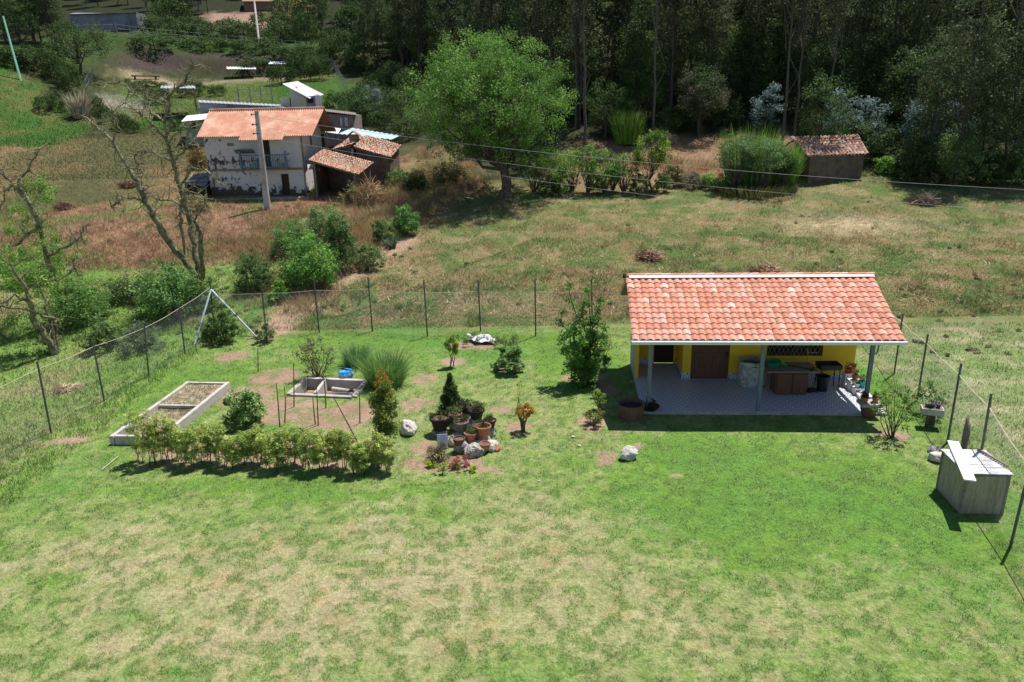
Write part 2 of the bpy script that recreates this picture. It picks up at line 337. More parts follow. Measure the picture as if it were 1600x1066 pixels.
def gcol(x, y):
    x = np.asarray(x, float); y = np.asarray(y, float)
    n1 = fbm(x, y, 3.2, 11); n2 = fbm(x, y, .8, 23); n3 = fbm(x, y, 9, 31); n4 = fbm(x, y, .3, 47, 2)
    wx = x+(fbm(x, y, 1.5, 61)-.5)*1.6; wy = y+(fbm(x, y, 1.5, 71)-.5)*1.6*(1+y/40)
    wx3 = x+(fbm(x, y, .5, 62)-.5)*.5; wy3 = y+(fbm(x, y, .5, 72)-.5)*.7
    dry = np.clip((n1-.44)*2, 0, 1)*.4+np.clip((n2-.48)*2.2, 0, 1)*.35+np.clip((fbm(x, y, .35, 177, 3)-.48)*3, 0, 1)*.3+.08
    for bx, by, rx, ry, a in DRYB: dry = dry+a*np.exp(-(((wx-bx)/rx)**2+((wy-by)/ry)**2)*1.2)*(.45+.8*n2)
    for bx, by, rx, ry, a in LUSHB: dry = dry-a*np.exp(-(((wx-bx)/rx)**2+((wy-by)/ry)**2)*1.2)*.75
    c = lerp(np.array([.14, .24, .045]), [.355, .31, .175], np.clip(dry*.85, 0, 1)*.9)
    c = lerp(c, [.105, .215, .04], np.clip(-dry*1.6, 0, .8)); n5 = fbm(x, y, .22, 147, 3); c = lerp(c, [.35, .29, .19], np.clip((fbm(x, y, .8, 157)-.56)*5, 0, .4)*sst(.3, .8, dry))
    c = lerp(c, [.33, .24, .11], np.clip((fbm(x, y, .7, 167)-.6)*6, 0, .4)*sst(.3, .8, dry))
    c = lerp(c, [.12, .20, .052], np.clip((n5-.48)*9, 0, .8)*(.7+.3*sst(1.3, .3, dry))); c = lerp(c, [.33, .32, .16], np.clip((fbm(x, y, .16, 148, 2)-.56)*9, 0, .35)*(dry > .1))
    c = lerp(c, [.10, .22, .045], np.clip((.42-n1)*3, 0, .6)*sst(1, .3, dry))
    # meadow beyond the back fence
    f = sst(31.5, 34.5, wy+3.5*sst(11, 14, x))*sst(-12, -8, wx)
    fc = lerp(np.array([.145, .165, .06]), [.24, .20, .105], np.clip((n2-.45)*3.5+(n1-.5)*2+.25, 0, 1))
    fc = lerp(fc, [.085, .135, .04], np.clip((.52-fbm(x, y, 1.3, 191))*5, 0, .85)); fc = lerp(fc, [.24, .14, .08], np.clip((fbm(x, y, .7, 192)-.6)*7, 0, .4)); fc = lerp(fc, [.24, .155, .085], np.clip((fbm(x, y, 5, 91)-.55)*6, 0, .5)*sst(60, 40, y))
    for bx, by, rx, ry, a in DRYB[6:9]: fc = lerp(fc, [.50, .40, .26], np.clip(a*1.2*np.exp(-(((wx-bx)/rx)**2+((wy-by)/ry)**2)*1.5)*(n4*1.2+.2), 0, 1))
    c = lerp(c, fc, f)
    # behind everything: scrub and forest floor
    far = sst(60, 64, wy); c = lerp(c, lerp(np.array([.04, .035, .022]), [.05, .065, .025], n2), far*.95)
    rt = sst(13.2, 14.6, wx)*sst(34, 30, wy)
    c = lerp(c, lerp(np.array([.17, .23, .09]), [.38, .35, .22], np.clip((n2-.4)*2.5, 0, 1)), rt*.75)
    c = lerp(c, [.03, .035, .018], sst(138, 150, y)*.95)
    def put(name, col, a=1.0, j=1.0):
        nonlocal c
        k = j*(.25+y/90); msk = 0
        for dx, dy in ((0, 0), (.8, .9), (-.9, .6), (.5, -1.1), (-.5, -.7)): msk = msk+inside(x+(wx-x)*j+dx*k, y+(wy-y)*j+dy*k, PG[name])/5.0
        c = lerp(c, col, msk*a)
    put('outl', lerp(np.array([.155, .25, .06]), [.27, .25, .12], np.clip((n1-.45)*3, 0, 1)))
    put('brown', lerp(lerp(np.array([.29, .18, .11]), [.18, .10, .065], np.clip((n2-.42)*4, 0, 1)), [.15, .16, .06], np.clip((n1-.47)*4, 0, .85)))
    put('olive', lerp(np.array([.10, .10, .045]), [.21, .15, .075], np.clip((n3-.42)*4+(n2-.5), 0, 1)))
    put('back', lerp(np.array([.32, .21, .13]), [.2, .13, .07], n2)); put('mound', lerp(np.array([.05, .115, .025]), [.11, .13, .04], np.clip((n1-.42)*4+(n2-.5)*2, 0, 1)))
    put('upper', [.05, .085, .025]); put('farg', lerp(np.array([.055, .12, .025]), [.13, .14, .05], np.clip((n3-.45)*4, 0, 1)))
    put('bank', [.07, .055, .048]); put('strip', [.30, .24, .16]); put('plot', [.30, .20, .15]); put('corn', [.36, .26, .10]); put('path', [.24, .22, .17]); put('gully', [.34, .245, .165], 1, .6)  # bank tone is dark earth with its shade painted into the colour
    for bx, by, rx, ry in SOIL:
        t = ((wx3-bx)/rx)**2+((wy3-by)/ry)**2; c = lerp(c, lerp(np.array([.38, .27, .20]), [.25, .16, .11], n2), sst(1.4, .5, t)*(.5+.48*sst(.40, .55, n4+.05)))
    return c*(.82+.36*n4)[..., None]
# ------------------------------------------------------------ terrain
ys = np.concatenate([np.linspace(-60, 6, 16), np.geomspace(7, 330, 560), np.geomspace(345, 700, 10)])
ts = np.concatenate([np.linspace(-3.5, -1.05, 14), np.linspace(-1, 1, 520), np.linspace(1.05, 3.5, 14)])
YY, TT = np.meshgrid(ys, ts, indexing='ij'); XX = TT*(np.maximum(YY, 6)+6)
TANK = poly([(453, 615), (478, 591), (571, 595), (553, 619)])
ZZ = hz(XX, YY)-.75*inside(XX, YY, TANK); ni, nj = YY.shape
i, j = np.meshgrid(np.arange(ni-1), np.arange(nj-1), indexing='ij'); i = i.ravel(); j = j.ravel()
GC = gcol(XX, YY); GC[inside(XX, YY, TANK)] = (.2, .15, .11)
g = MB(); g.add(np.stack([XX, YY, ZZ], 2).reshape(-1, 3), np.stack([i*nj+j, i*nj+j+1, (i+1)*nj+j+1, (i+1)*nj+j], 1), GC.reshape(-1, 3))
mground = MAT('ground_cover', attr=True, rough=.95, var=.28, scale=9, bump=1, bscale=16, spec=.05, bdist=.012)
tag(g.build('ground', mground, smooth=True, colors=True), kind='structure')
# ------------------------------------------------------------ grass
RG = np.random.default_rng(7)
def blades(mb, p, h, wd, lean, col, rng=RG):
    n = len(p); a = rng.uniform(0, 2*pi, n); b = rng.uniform(0, 2*pi, n)
    s = np.stack([np.cos(a), np.sin(a), np.zeros(n)], 1)*(wd/2)[:, None]
    top = p+np.stack([np.cos(b)*lean, np.sin(b)*lean, np.ones(n)], 1)*h[:, None]
    v = np.stack([p-s, p+s, top], 1).reshape(-1, 3)
    mb.add(v, np.arange(3*n).reshape(-1, 3), np.repeat(col*1.15, 3, 0))
def scatter_px(n, x0, x1, y0, y1, rng=RG):
    """even over the view; dense near, sparse far"""
    px = rng.uniform(x0, x1, n); py = rng.uniform(y0, y1, n)
    d = Fw[None]+Rw[None]*((px-800)/FPX)[:, None]-Uw[None]*((py-533)/FPX)[:, None]
    t = (0-CH)/d[:, 2]; p = CAM+d*t[:, None]
    return p
HX0, HY0 = 4.32, 22.6
def nothouse(p):
    x, y = p[:, 0], p[:, 1]; a = radians(-4.2); dx = x-4.3; dy = y-22.62
    lx = dx*cos(a)+dy*sin(a); ly = -dx*sin(a)+dy*cos(a)
    return ~((lx > -.1) & (lx < 7.9) & (ly > -.05) & (ly < 7))
def soilmask(x, y):
    r = np.zeros(len(x))
    for bx, by, rx, ry in SOIL: r = np.maximum(r, sst(1.2, .5, ((x-bx)/rx)**2+((y-by)/ry)**2))
    r = np.maximum(r, inside(x, y, PG['gully'])*.8)
    return r
p = scatter_px(580000, -450, 2050, 505, 1160); p = p[nothouse(p)]
keep = (RG.random(len(p)) > soilmask(p[:, 0], p[:, 1])*.93) & ~inside(p[:, 0], p[:, 1], TANK); p = p[keep]; p[:, 2] = hz(p[:, 0], p[:, 1])-.005
D = p[:, 1]; cc = gcol(p[:, 0], p[:, 1])
ro = ((p[:, 0] < -13.5) | (p[:, 0] > 13.2)) ; tall = np.where(p[:, 0] > 13, RG.uniform(.8, 1.8, len(p)), np.where(ro, RG.uniform(1.2, 3.2, len(p)), .72))
h = RG.uniform(.02, .06, len(p))*tall*(.55+D/45)*(.75+.8*sst(.46, .6, fbm(p[:, 0], p[:, 1], .22, 147, 3))); wd = RG.uniform(.5, 1.2, len(p))*D*.0009+.004
cc = cc*RG.uniform(.5, 1.55, (len(p), 1))*np.stack([RG.uniform(.85, 1.2, len(p)), np.ones(len(p)), RG.uniform(.7, 1.2, len(p))], 1)
gm = MB(); blades(gm, p, h, wd, RG.uniform(.1, .9, len(p)), cc)
tag(gm.build('lawn_grass', mgrass, colors=True), kind='stuff', label='short patchy green and straw lawn grass', cat='grass')
# meadow and dry weeds on the slope
def slope_pts(n, x0, x1, y0, y1):
    y = 1/np.sqrt(RG.uniform(1/y1**2, 1/y0**2, n)); x = RG.uniform(x0, x1, n)*y
    return x, y
x, y = slope_pts(260000, -.8, .85, 33, 73)
inb = inside(x, y, PG['brown']); ino = inside(x, y, PG['olive']); ing = inside(x, y, PG['gully']); bk = inside(x, y, PG['back'])
kp = ~((y > 59) & (x > -25) & (x < -9)) & ~((y > 66) & ~bk) & (RG.random(len(x)) > ing*.7)
x, y, inb, ino, bk = x[kp], y[kp], inb[kp], ino[kp], bk[kp]
p = np.stack([x, y, hz(x, y)-.01], 1); cc = gcol(x, y)
pat = fbm(x, y, 1.6, 88)
h = RG.uniform(.03, .13, len(p))*(1+1.2*(pat > .55)); h = np.where(inb, RG.uniform(.12, .5, len(p))*(.5+pat), h); h = np.where(ino | bk, RG.uniform(.08, .28, len(p)), h)
cc = cc*RG.uniform(.5, 1.6, (len(p), 1)); dd = RG.random(len(p))
cc = np.where((dd > np.where(inb, .975, .95))[:, None], np.array([.46, .38, .25])*RG.uniform(.7, 1.2, (len(p), 1)), cc); cc = np.where(((dd < .12) & inb)[:, None], np.array([.14, .2, .06]), cc)
gm = MB(); blades(gm, p, h, RG.uniform(.02, .045, len(p)), RG.uniform(.3, 1.6, len(p)), cc)
tag(gm.build('meadow_grass', mgrass, colors=True), kind='stuff', label='dry brown and olive meadow grass on the slope', cat='grass')
# far grass on mound and terraces
x, y = slope_pts(130000, -.78, -.12, 66, 150); kp = (x/y < -.22) & (RG.random(len(x)) < sst(-.16, -.3, x/y)); x, y = x[kp], y[kp]; kp = inside(x, y, PG['mound']) | inside(x, y, PG['farg']) | inside(x, y, PG['upper']) | (RG.random(len(x)) < .5)
x, y = x[kp], y[kp]; p = np.stack([x, y, hz(x, y)], 1); gm = MB()
blades(gm, p, RG.uniform(.05, .2, len(p)), RG.uniform(.04, .08, len(p)), RG.uniform(.2, .8, len(p)), gcol(x, y)*RG.uniform(.6, 1.5, (len(p), 1)))
tag(gm.build('terrace_grass', mgrass, colors=True), kind='stuff', label='green grass on the far terraces and mound', cat='grass')
# corn stubble litter
x, y = slope_pts(1500, -.22, .8, 34, 60); p = np.stack([x, y, hz(x, y)+.03], 1); n = len(p); gm = MB()
a = RG.uniform(0, 2*pi, n); L_ = RG.uniform(.1, .32, n); d = np.stack([np.cos(a), np.sin(a), RG.uniform(-.1, .5, n)], 1)*L_[:, None]; s = np.stack([-np.sin(a), np.cos(a), np.zeros(n)], 1)*.025
gm.add(np.stack([p-s, p+s, p+d+s*.4, p+d-s*.4], 1).reshape(-1, 3), np.arange(4*n).reshape(-1, 4), np.repeat(np.array([.58, .48, .33])*RG.uniform(.6, 1.2, (n, 1)), 4, 0))
tag(gm.build('corn_litter', mdry, colors=True), kind='stuff', label='pale dry corn leaves littering the meadow', cat='litter')
# ------------------------------------------------------------ foliage tools
def pal(rng, n, cols, jit=.25):
    cols = np.asarray(cols, float); t = rng.random(n)*(len(cols)-1); k = np.minimum(t.astype(int), len(cols)-2); f = (t-k)[:, None]
    return (cols[k]*(1-f)+cols[k+1]*f)*rng.uniform(1-jit, 1+jit, (n, 1))
def leafquads(mb, p, size, col, rng, up=.5, asp=.5, out=None, hang=0):
    n = len(p); nr = rng.normal(size=(n, 3)); nr[:, 2] += up*1.5
    if out is not None: nr += out*.8
    nr /= np.linalg.norm(nr, axis=1)[:, None]+1e-9
    t = rng.normal(size=(n, 3)); t[:, 2] -= hang; t -= nr*(t*nr).sum(1)[:, None]; t /= np.linalg.norm(t, axis=1)[:, None]+1e-9
    b = np.cross(nr, t); s = np.asarray(size)*rng.uniform(.6, 1.3, n); t = t*s[:, None]; b = b*(s*asp)[:, None]
    v = np.stack([p-t*.5, p+b*.5-t*.05, p+t*.5, p-b*.5-t*.05], 1).reshape(-1, 3)
    mb.add(v, np.arange(4*n).reshape(-1, 4), np.repeat(col, 4, 0))
def clumps(mb, cen, rad, per, size, cols, rng, up=.5, asp=.5, hang=0, cj=.3, squash=.8):
    n = len(cen); rad = np.ones(n)*rad; cc = pal(rng, n, cols, cj)
    k = n*per; idx = np.repeat(np.arange(n), per); d = rng.normal(size=(k, 3)); d /= np.linalg.norm(d, axis=1)[:, None]
    r = rng.random(k)**.45; off = d*(rad[idx]*r)[:, None]; off[:, 2] *= squash
    leafquads(mb, cen[idx]+off, size, cc[idx]*rng.uniform(.75, 1.3, (k, 1)), rng, up, asp, d, hang)
def ellip(rng, n, rx, ry, rz, inner=.35, low=-1):
    d = rng.normal(size=(n*3, 3)); d /= np.linalg.norm(d, axis=1)[:, None]; d = d[d[:, 2] > low][:n]
    r = rng.uniform(inner, 1, len(d))**.6; return d*r[:, None]*np.array([rx, ry, rz])
def limb(mb, a, b, r0, r1, rng, wob=.12, n=5, sides=5, sag=0):
    t = np.linspace(0, 1, n)[:, None]; a = np.asarray(a, float); b = np.asarray(b, float); L_ = np.linalg.norm(b-a)
    p = a*(1-t)+b*t; p[1:-1] += rng.normal(size=(n-2, 3))*wob*L_*.35; p[:, 2] += (np.sin(t[:, 0]*pi))*sag*L_
    mb.tube(p, np.linspace(r0, r1, n), sides); return p
G_BRIGHT = [(.07, .17, .02), (.13, .27, .04), (.20, .35, .07)]
G_MID = [(.07, .12, .035), (.12, .19, .06), (.18, .26, .09)]
G_DARK = [(.028, .055, .016), (.05, .085, .024), (.085, .11, .035)]
G_OLIVE = [(.05, .06, .02), (.09, .10, .035), (.13, .13, .05)]
G_YEL = [(.16, .26, .035), (.28, .40, .06), (.40, .50, .10)]
G_BLUE = [(.12, .19, .17), (.20, .29, .27), (.3, .4, .38)]
G_BROOM = [(.05, .14, .04), (.08, .2, .06), (.14, .28, .08)]
def tree(name, pos, label, cat, H, rx, rz, ncl, clr, per, leaf, tr, cols, seed, zc=None, bark=None, ry=None, fork=.35, group=None, lean=(0, 0), nlimb=40, low=-.75, up=.5, hang=0, asp=.5, inner=.35, squash=.8, tw=.06):
    rng = np.random.default_rng(seed); ry = ry or rx; zc = H-rz if zc is None else zc
    root = thing(name, pos, label, cat, group); o = np.zeros(3)
    C = np.array([lean[0], lean[1], zc]); cen = C+ellip(rng, ncl, rx, ry, rz, inner, low); T = MB(); K = MB()
    top = np.array([lean[0]*.7, lean[1]*.7, zc+rz*.35]); tz = zc*fork
    tp = limb(T, (0, 0, -.15), top, tr, tr*.25, rng, tw, 8, 8)
    T.tube([(0, 0, -.2), (0, 0, tr*1.2)], [tr*1.6, tr], 8)
    for c in cen[:nlimb]:
        f = rng.uniform(.3, .9); q = tp[int(f*7)]
        if q[2] > c[2]: q = tp[max(1, int(f*4))]
        limb(T, q, c, tr*.42*(1-f*.5), tr*.06, rng, .2, 5, 4, sag=-.03)
    clumps(K, cen, clr*np.random.default_rng(seed+1).uniform(.6, 1.25, ncl), per, leaf, cols, rng, up, asp, hang, squash=squash)
    root['_world'] = 0
    T.build('trunk', bark or mbark, root); K.build('crown', mleaf, root, colors=True); del root['_world']
    return root
def shrub(name, pos, label, cat, H, rx, ncl, clr, per, leaf, cols, seed, ry=None, skirt=False, group=None, stems=8, z0=.15, up=.5, asp=.5, hang=0, bark=None, cone=False, sr=.02):
    rng = np.random.default_rng(seed); ry = ry or rx; root = thing(name, pos, label, cat, group); T = MB(); K = MB(); per = int(per*2.1)
    if cone:
        t = rng.random(ncl)**1.4; a = rng.uniform(0, 2*pi, ncl); r = (1-t)*rng.uniform(.6, 1, ncl); cen = np.stack([np.cos(a)*r*rx, np.sin(a)*r*ry, z0+t*(H-z0)], 1); rad = clr*(1.15-t*.7)
    elif skirt:
        cen = ellip(rng, ncl, rx, ry, H*.72, .25, -.25)*rng.uniform(.85, 1.18, (ncl, 1))+np.array([0, 0, H*.26]); cen[:, 2] = np.maximum(cen[:, 2], .08); rad = clr*rng.uniform(.5, 1.3, ncl)
    else:
        zc = (H+z0)/2; cen = ellip(rng, ncl, rx, ry, (H-z0)/2, .3, -.9)+np.array([0, 0, zc]); rad = clr*rng.uniform(.7, 1.3, ncl)
    for k in range(stems):
        c = cen[k % ncl]; limb(T, (rng.normal()*.05, rng.normal()*.05, -.05), c, sr, sr*.3, rng, .1, 5, 4)
    clumps(K, cen, rad, per, leaf, cols, rng, up, asp, hang)
    root['_world'] = 0; T.build('stems', bark or mbark, root); K.build('foliage', mleaf, root, colors=True); del root['_world']
    return root
def tuft(name, pos, label, cat, n, H, spread, wd, cols, seed, lean=.6, group=None, mat=None, base=.3):
    """fan of long upright blades from one base"""
    rng = np.random.default_rng(seed); a = rng.uniform(0, 2*pi, n); r = np.sqrt(rng.random(n))*spread*base
    p0 = np.stack([np.cos(a)*r, np.sin(a)*r, np.zeros(n)-.03], 1); hh = H*rng.uniform(.45, 1, n); ou = rng.uniform(.1, 1, n)*spread*lean
    d = np.stack([np.cos(a)*ou, np.sin(a)*ou, hh], 1)+rng.normal(size=(n, 3))*.06*H; mid = p0+d*np.array([.35, .35, .6]); tip = p0+d
    s = np.stack([-np.sin(a+rng.normal(size=n)), np.cos(a+rng.normal(size=n)), np.zeros(n)], 1); s /= np.linalg.norm(s, axis=1)[:, None]; s = s*wd/2
    v = np.stack([p0-s, p0+s, mid+s*.9, mid-s*.9, tip], 1).reshape(-1, 3); b = np.arange(n)*5; mb = MB(); c = pal(rng, n, cols, .3)
    mb.add(v, np.stack([b, b+1, b+2, b+3], 1), np.repeat(c, 5, 0)); mb.f.append(np.stack([b+3, b+2, b+4], 1))
    o = mb.build(name, mat or mgrass, colors=True); o.location = [float(q) for q in pos]; return tag(o, label, cat, group)
def rock(name, pos, label, size, mat, seed, cat='rock', group=None, seg=14):
    rng = np.random.default_rng(seed); u = np.linspace(0, pi, seg); a = np.arange(seg*2)*pi/seg; U_, A_ = np.meshgrid(u, a, indexing='ij')
    d = np.stack([np.sin(U_)*np.cos(A_), np.sin(U_)*np.sin(A_), np.cos(U_)], 2); o3 = rng.uniform(0, 9, 3)
    r = .72+.5*fbm(d[..., 0]*1.5+o3[0]+d[..., 2], d[..., 1]*1.5+o3[1]-d[..., 2], .8, seed)
    pl = rng.normal(size=(5, 3)); pl /= np.linalg.norm(pl, axis=1)[:, None]
    for q in pl: r = np.minimum(r, .72/np.maximum(d@q, .3))
    v = d*r[..., None]*np.asarray(size)/2+np.array([0, 0, size[2]*.3]); n = seg*2; i, j = np.meshgrid(np.arange(seg-1), np.arange(n), indexing='ij'); i = i.ravel(); j = j.ravel()
    mb = MB().add(v.reshape(-1, 3), np.stack([i*n+j, (i+1)*n+j, (i+1)*n+(j+1) % n, i*n+(j+1) % n], 1)); o = mb.build(name, mat, smooth=False); o.location = [float(q) for q in pos]; o.rotation_euler = (0, 0, float(rng.uniform(0, 6)))
    return tag(o, label, cat, group)
def quadwall(mb, a, b, z0, z1, th, mat=None):
    """vertical wall slab between ground points a and b"""
    a = np.array(a[:2], float); b = np.array(b[:2], float); c = (a+b)/2; L_ = np.linalg.norm(b-a)
    return mb.box((c[0], c[1], (z0+z1)/2), (L_, th, z1-z0), atan2(*(b-a)[::-1]))
def gridsheet(mb, q, nu, nv, amp=0, waves=0, sag=0, col=None, th=.02):
    """roof sheet over four corners (bottom-left, bottom-right, top-right, top-left) with corrugation running up the slope"""
    q = np.asarray(q, float); u = np.linspace(0, 1, nu); v = np.linspace(0, 1, nv); U_, V_ = np.meshgrid(u, v, indexing='ij')
    p = (q[0]*(1-U_[..., None])+q[1]*U_[..., None])*(1-V_[..., None])+(q[3]*(1-U_[..., None])+q[2]*U_[..., None])*V_[..., None]
    nn = np.cross(q[1]-q[0], q[3]-q[0]); nn /= np.linalg.norm(nn)
    p = p+nn*(amp*np.sin(U_*waves*2*pi))[..., None]+np.array([0, 0, 1])*(-sag*np.sin(U_*pi)*np.sin(V_*pi))[..., None]
    for off, fl in ((0, 0), (-th, 1)):
        i, j = np.meshgrid(np.arange(nu-1), np.arange(nv-1), indexing='ij'); i = i.ravel(); j = j.ravel(); f = np.stack([i*nv+j, (i+1)*nv+j, (i+1)*nv+j+1, i*nv+j+1], 1)
        mb.add((p+nn*off).reshape(-1, 3), f[:, ::-1] if fl else f, col)
    return mb
def tileroof(mb, q, cols_, rows_, rng, palette, r=None, jit=0., lift=.025, sag=0, wts=None):
    """barrel tiles over four corners (bottom-left, bottom-right, top-right, top-left)"""
    q = np.asarray(q, float); nn = np.cross(q[1]-q[0], q[3]-q[0]); nn /= np.linalg.norm(nn)
    m_ = 7; a = np.linspace(0, 1, m_)
    prof = np.array([0, .55, .95, 1, .8, .1, 0])              # s-shaped section
    def pt(u, v): return (q[0]*(1-u)+q[1]*u)*(1-v)+(q[3]*(1-u)+q[2]*u)*v
    amp = (np.linalg.norm(q[1]-q[0])/cols_)*.32 if r is None else r
    palette = np.asarray(palette, float)
    for rr in range(rows_):
        for c in range(cols_):
            j1 = rng.normal()*jit/cols_; j2 = rng.normal()*jit*.3/rows_; k = rng.choice(len(palette), p=wts); colr = palette[k]*rng.uniform(.85, 1.15)
            u = (c+a)/cols_+j1; v0 = rr/rows_+j2-.012; v1 = (rr+1.12)/rows_
            sg = -sag*sin(pi*(c+.5)/cols_)*sin(pi*(rr+.5)/rows_)
            V = []
            for v_, lf in ((v0, lift), (v1, 0.0)):
                for uu, pr in zip(u, prof): V.append(pt(min(max(uu, 0), 1), min(v_, 1))+nn*(amp*pr*(1.0 if v_ == v0 else .9)+lf)+np.array([0, 0, sg]))
            V += [V[k_]-nn*.022 for k_ in range(m_)]
            f = [(k_, k_+1, m_+k_+1, m_+k_) for k_ in range(m_-1)]+[(2*m_+k_, 2*m_+k_+1, k_+1, k_) for k_ in range(m_-1)]
            mb.add(V, f, colr)
#--PART2--
def Pz(px, py, z): d = ray(px, py); return CAM+d*((z-CH)/d[2])
# ============================================================ THE TILED COTTAGE
HB = np.array([4.30, 22.62, 0.0]); HY = radians(-4.2); FZ = .10
def HL(x, y, z=0): return HB+rotz(HY)@np.array([x, y, z], float)
def hbox(mb, x0, x1, y0, y1, z0, z1, col=None):
    c = HL((x0+x1)/2, (y0+y1)/2, (z0+z1)/2); return mb.box(c, (x1-x0, y1-y0, z1-z0), HY, col)
def HF(px, py, z=FZ):
    d = ray(px, py); p = CAM+d*((z-CH)/d[2])-HB; q = rotz(-HY)@p; return q[0], q[1]
class Local:
    """collects in cottage coordinates; the empty carries the rotation so patterns follow the house"""
house = thing('tiled_cottage', HB, 'small ochre cottage with orange tiled roof and open tiled porch', 'house')
house.rotation_euler = (0, 0, HY); house['_world'] = 0
def lb(*bx):
    mb = MB()
    for x0, x1, y0, y1, z0, z1 in bx: mb.box(((x0+x1)/2, (y0+y1)/2, (z0+z1)/2), (x1-x0, y1-y0, z1-z0))
    return mb
WX = 7.9
lb((0, WX, 0, 3.1, -.3, FZ), (0, 1.75, 3.1, 4.75, -.3, FZ)).build('porch_floor', mfloor, house)
lb((0, WX, -.012, 0, -.3, FZ-.004)).build('floor_edge', mconc, house)
# walls with real openings: brown door and window in the front wall, dark door at the back of the recess
T = 2.62
lb((1.75, 2.05, 3.1, 3.28, 0, T), (3.43, 4.75, 3.1, 3.28, 0, T), (2.05, 3.43, 3.1, 3.28, 2.12, T), (4.75, 6.73, 3.1, 3.28, 0, .98), (4.75, 6.73, 3.1, 3.28, 1.83, T), (6.73, WX, 3.1, 3.28, 0, T),
   (1.75, 1.91, 3.28, 4.75, 0, T), (.15, .90, 4.75, 4.9, 0, T), (.90, 1.68, 4.75, 4.9, 2.1, T), (1.68, 1.91, 4.75, 4.9, 0, T), (0.004, .15, 3.1, 4.9, 0, T), (WX-.16, WX, 3.28, 4.9, 0, T), (1.91, WX-.16, 4.75, 4.9, 0, T)).build('wall', myellow, house)
lb((1.72, 2.04, 3.075, 3.1, FZ, FZ+.2), (3.44, WX, 3.075, 3.1, FZ, FZ+.2), (0.15, .9, 4.72, 4.75, FZ, FZ+.2), (1.72, 1.75, 3.1, 4.72, FZ, FZ+.2)).build('tile_skirting', mskirt, house)
d = lb((2.06, 3.42, 3.15, 3.21, FZ, 2.11))
for x_ in (2.40, 3.08): d.box((x_, 3.14, 1.65), (.42, .03, .6)); d.box((x_, 3.14, .7), (.42, .03, .8))
do = d.build('door', mdoor, house); do['label'] = 'wide brown varnished front door'
oo = MB().lathe((0, 0, 0), [(0, 0), (.13, 0), (.14, .03), (.09, .05), (0, .05)], 14); ob = oo.build('door_ornament', mdoor, do); ob.location = (2.74, 3.12, 1.72); ob.rotation_euler = (pi/2, 0, 0)
hn = MB().box((3.33, 3.11, 1.05), (.05, .05, .16)); do['_world'] = 0; hn.build('door_handle', mblackm, do)
d2 = lb((.91, 1.67, 4.80, 4.84, FZ, 2.09)); d2.box((1.58, 4.78, 1.05), (.04, .04, .12)); o2 = d2.build('door', mdark, house); o2['label'] = 'dark door at the back of the recess'
win = lb((4.75, 4.81, 3.13, 3.2, .98, 1.83), (6.67, 6.73, 3.13, 3.2, .98, 1.83), (4.81, 6.67, 3.13, 3.2, .98, 1.03), (4.81, 6.67, 3.13, 3.2, 1.78, 1.83), (5.71, 5.76, 3.13, 3.2, 1.03, 1.78)).build('window', mdark, house); win['_world'] = 0
mglass = MAT('dark_glass', (.02, .022, .025), rough=.08, var=.1, bump=0, spec=.6)
lb((4.81, 6.67, 3.21, 3.22, 1.03, 1.78)).build('pane', mglass, win)
gr = MB()
for k in range(12):
    x = 4.78+k*.16; gr.tube([(x, 3.11, 1.0), (x+.16, 3.11, 1.4)], .008, 4); gr.tube([(x+.16, 3.11, 1.0), (x, 3.11, 1.4)], .008, 4); gr.tube([(x, 3.115, 1.8), (x+.16, 3.115, 1.4)], .008, 4); gr.tube([(x+.16, 3.115, 1.8), (x, 3.115, 1.4)], .008, 4)
for z in (1.0, 1.4, 1.8): gr.tube([(4.77, 3.11, z), (6.71, 3.11, z)], .009, 4)
gr.build('window_grille', MAT('gold_grille', (.35, .27, .08), metal=.4, rough=.5, var=.1, bump=0), win)
# roof
EZ, RZ, EY, RY, BY = 2.72, 4.03, -.38, 2.52, 5.2; X0, X1 = -.46, 7.93; BZ = RZ-(BY-RY)*(RZ-EZ)/(RY-EY)
tp = [(.60, .25, .165), (.63, .30, .21), (.66, .35, .26), (.69, .42, .33), (.71, .50, .41), (.56, .23, .15), (.62, .28, .19)]
rr = np.random.default_rng(5); mb = MB()
tileroof(mb, [(X0, EY, EZ), (X1, EY, EZ), (X1, RY, RZ), (X0, RY, RZ)], 36, 12, rr, tp, lift=.028, wts=[.24, .25, .2, .06, .02, .06, .17], r=.052, jit=.02)
rf = mb.build('roof', mtile, house, colors=True, smooth=False); rf['_world'] = 0
mb = MB(); tileroof(mb, [(X1, BY, BZ), (X0, BY, BZ), (X0, RY+.02, RZ), (X1, RY+.02, RZ)], 36, 17, rr, tp, lift=.04, r=.07)
mb.build('rear_tiles', mtile, rf, colors=True)
mb = MB(); n_ = np.array([0, -(RZ-EZ), RY-EY]); n_ = n_/np.linalg.norm(n_)
mb.slab([(X0+.03, EY+.05, EZ-.02), (X1-.03, EY+.05, EZ-.02), (X1-.03, RY, RZ-.03), (X0+.03, RY, RZ-.03)], .07); mb.slab([(X1-.03, BY, BZ-.02), (X0+.03, BY, BZ-.02), (X0+.03, RY+.02, RZ-.03), (X1-.03, RY+.02, RZ-.03)], .07)
mb.build('roof_deck', mgwood, rf)
mb = MB().slab([(X0+.1, RY-.10, RZ+.045), (X1, RY-.08, RZ+.055), (X1, RY+.02, RZ+.115), (X0+.1, RY+.02, RZ+.115)], .015); mb.slab([(X1, RY+.15, RZ+.04), (X0, RY+.15, RZ+.04), (X0, RY+.03, RZ+.112), (X1, RY+.03, RZ+.112)], .015)
mb.build('ridge_flashing', mridge, rf)
mb = MB()
for k in range(28):
    x = X0+.05+k*.3; mb.tube([(x, RY+.14, RZ+.06), (x+.15, RY+.14, RZ+.08), (x+.31, RY+.14, RZ+.09)], [.085, .08, .07], 8, tp[k % 5])
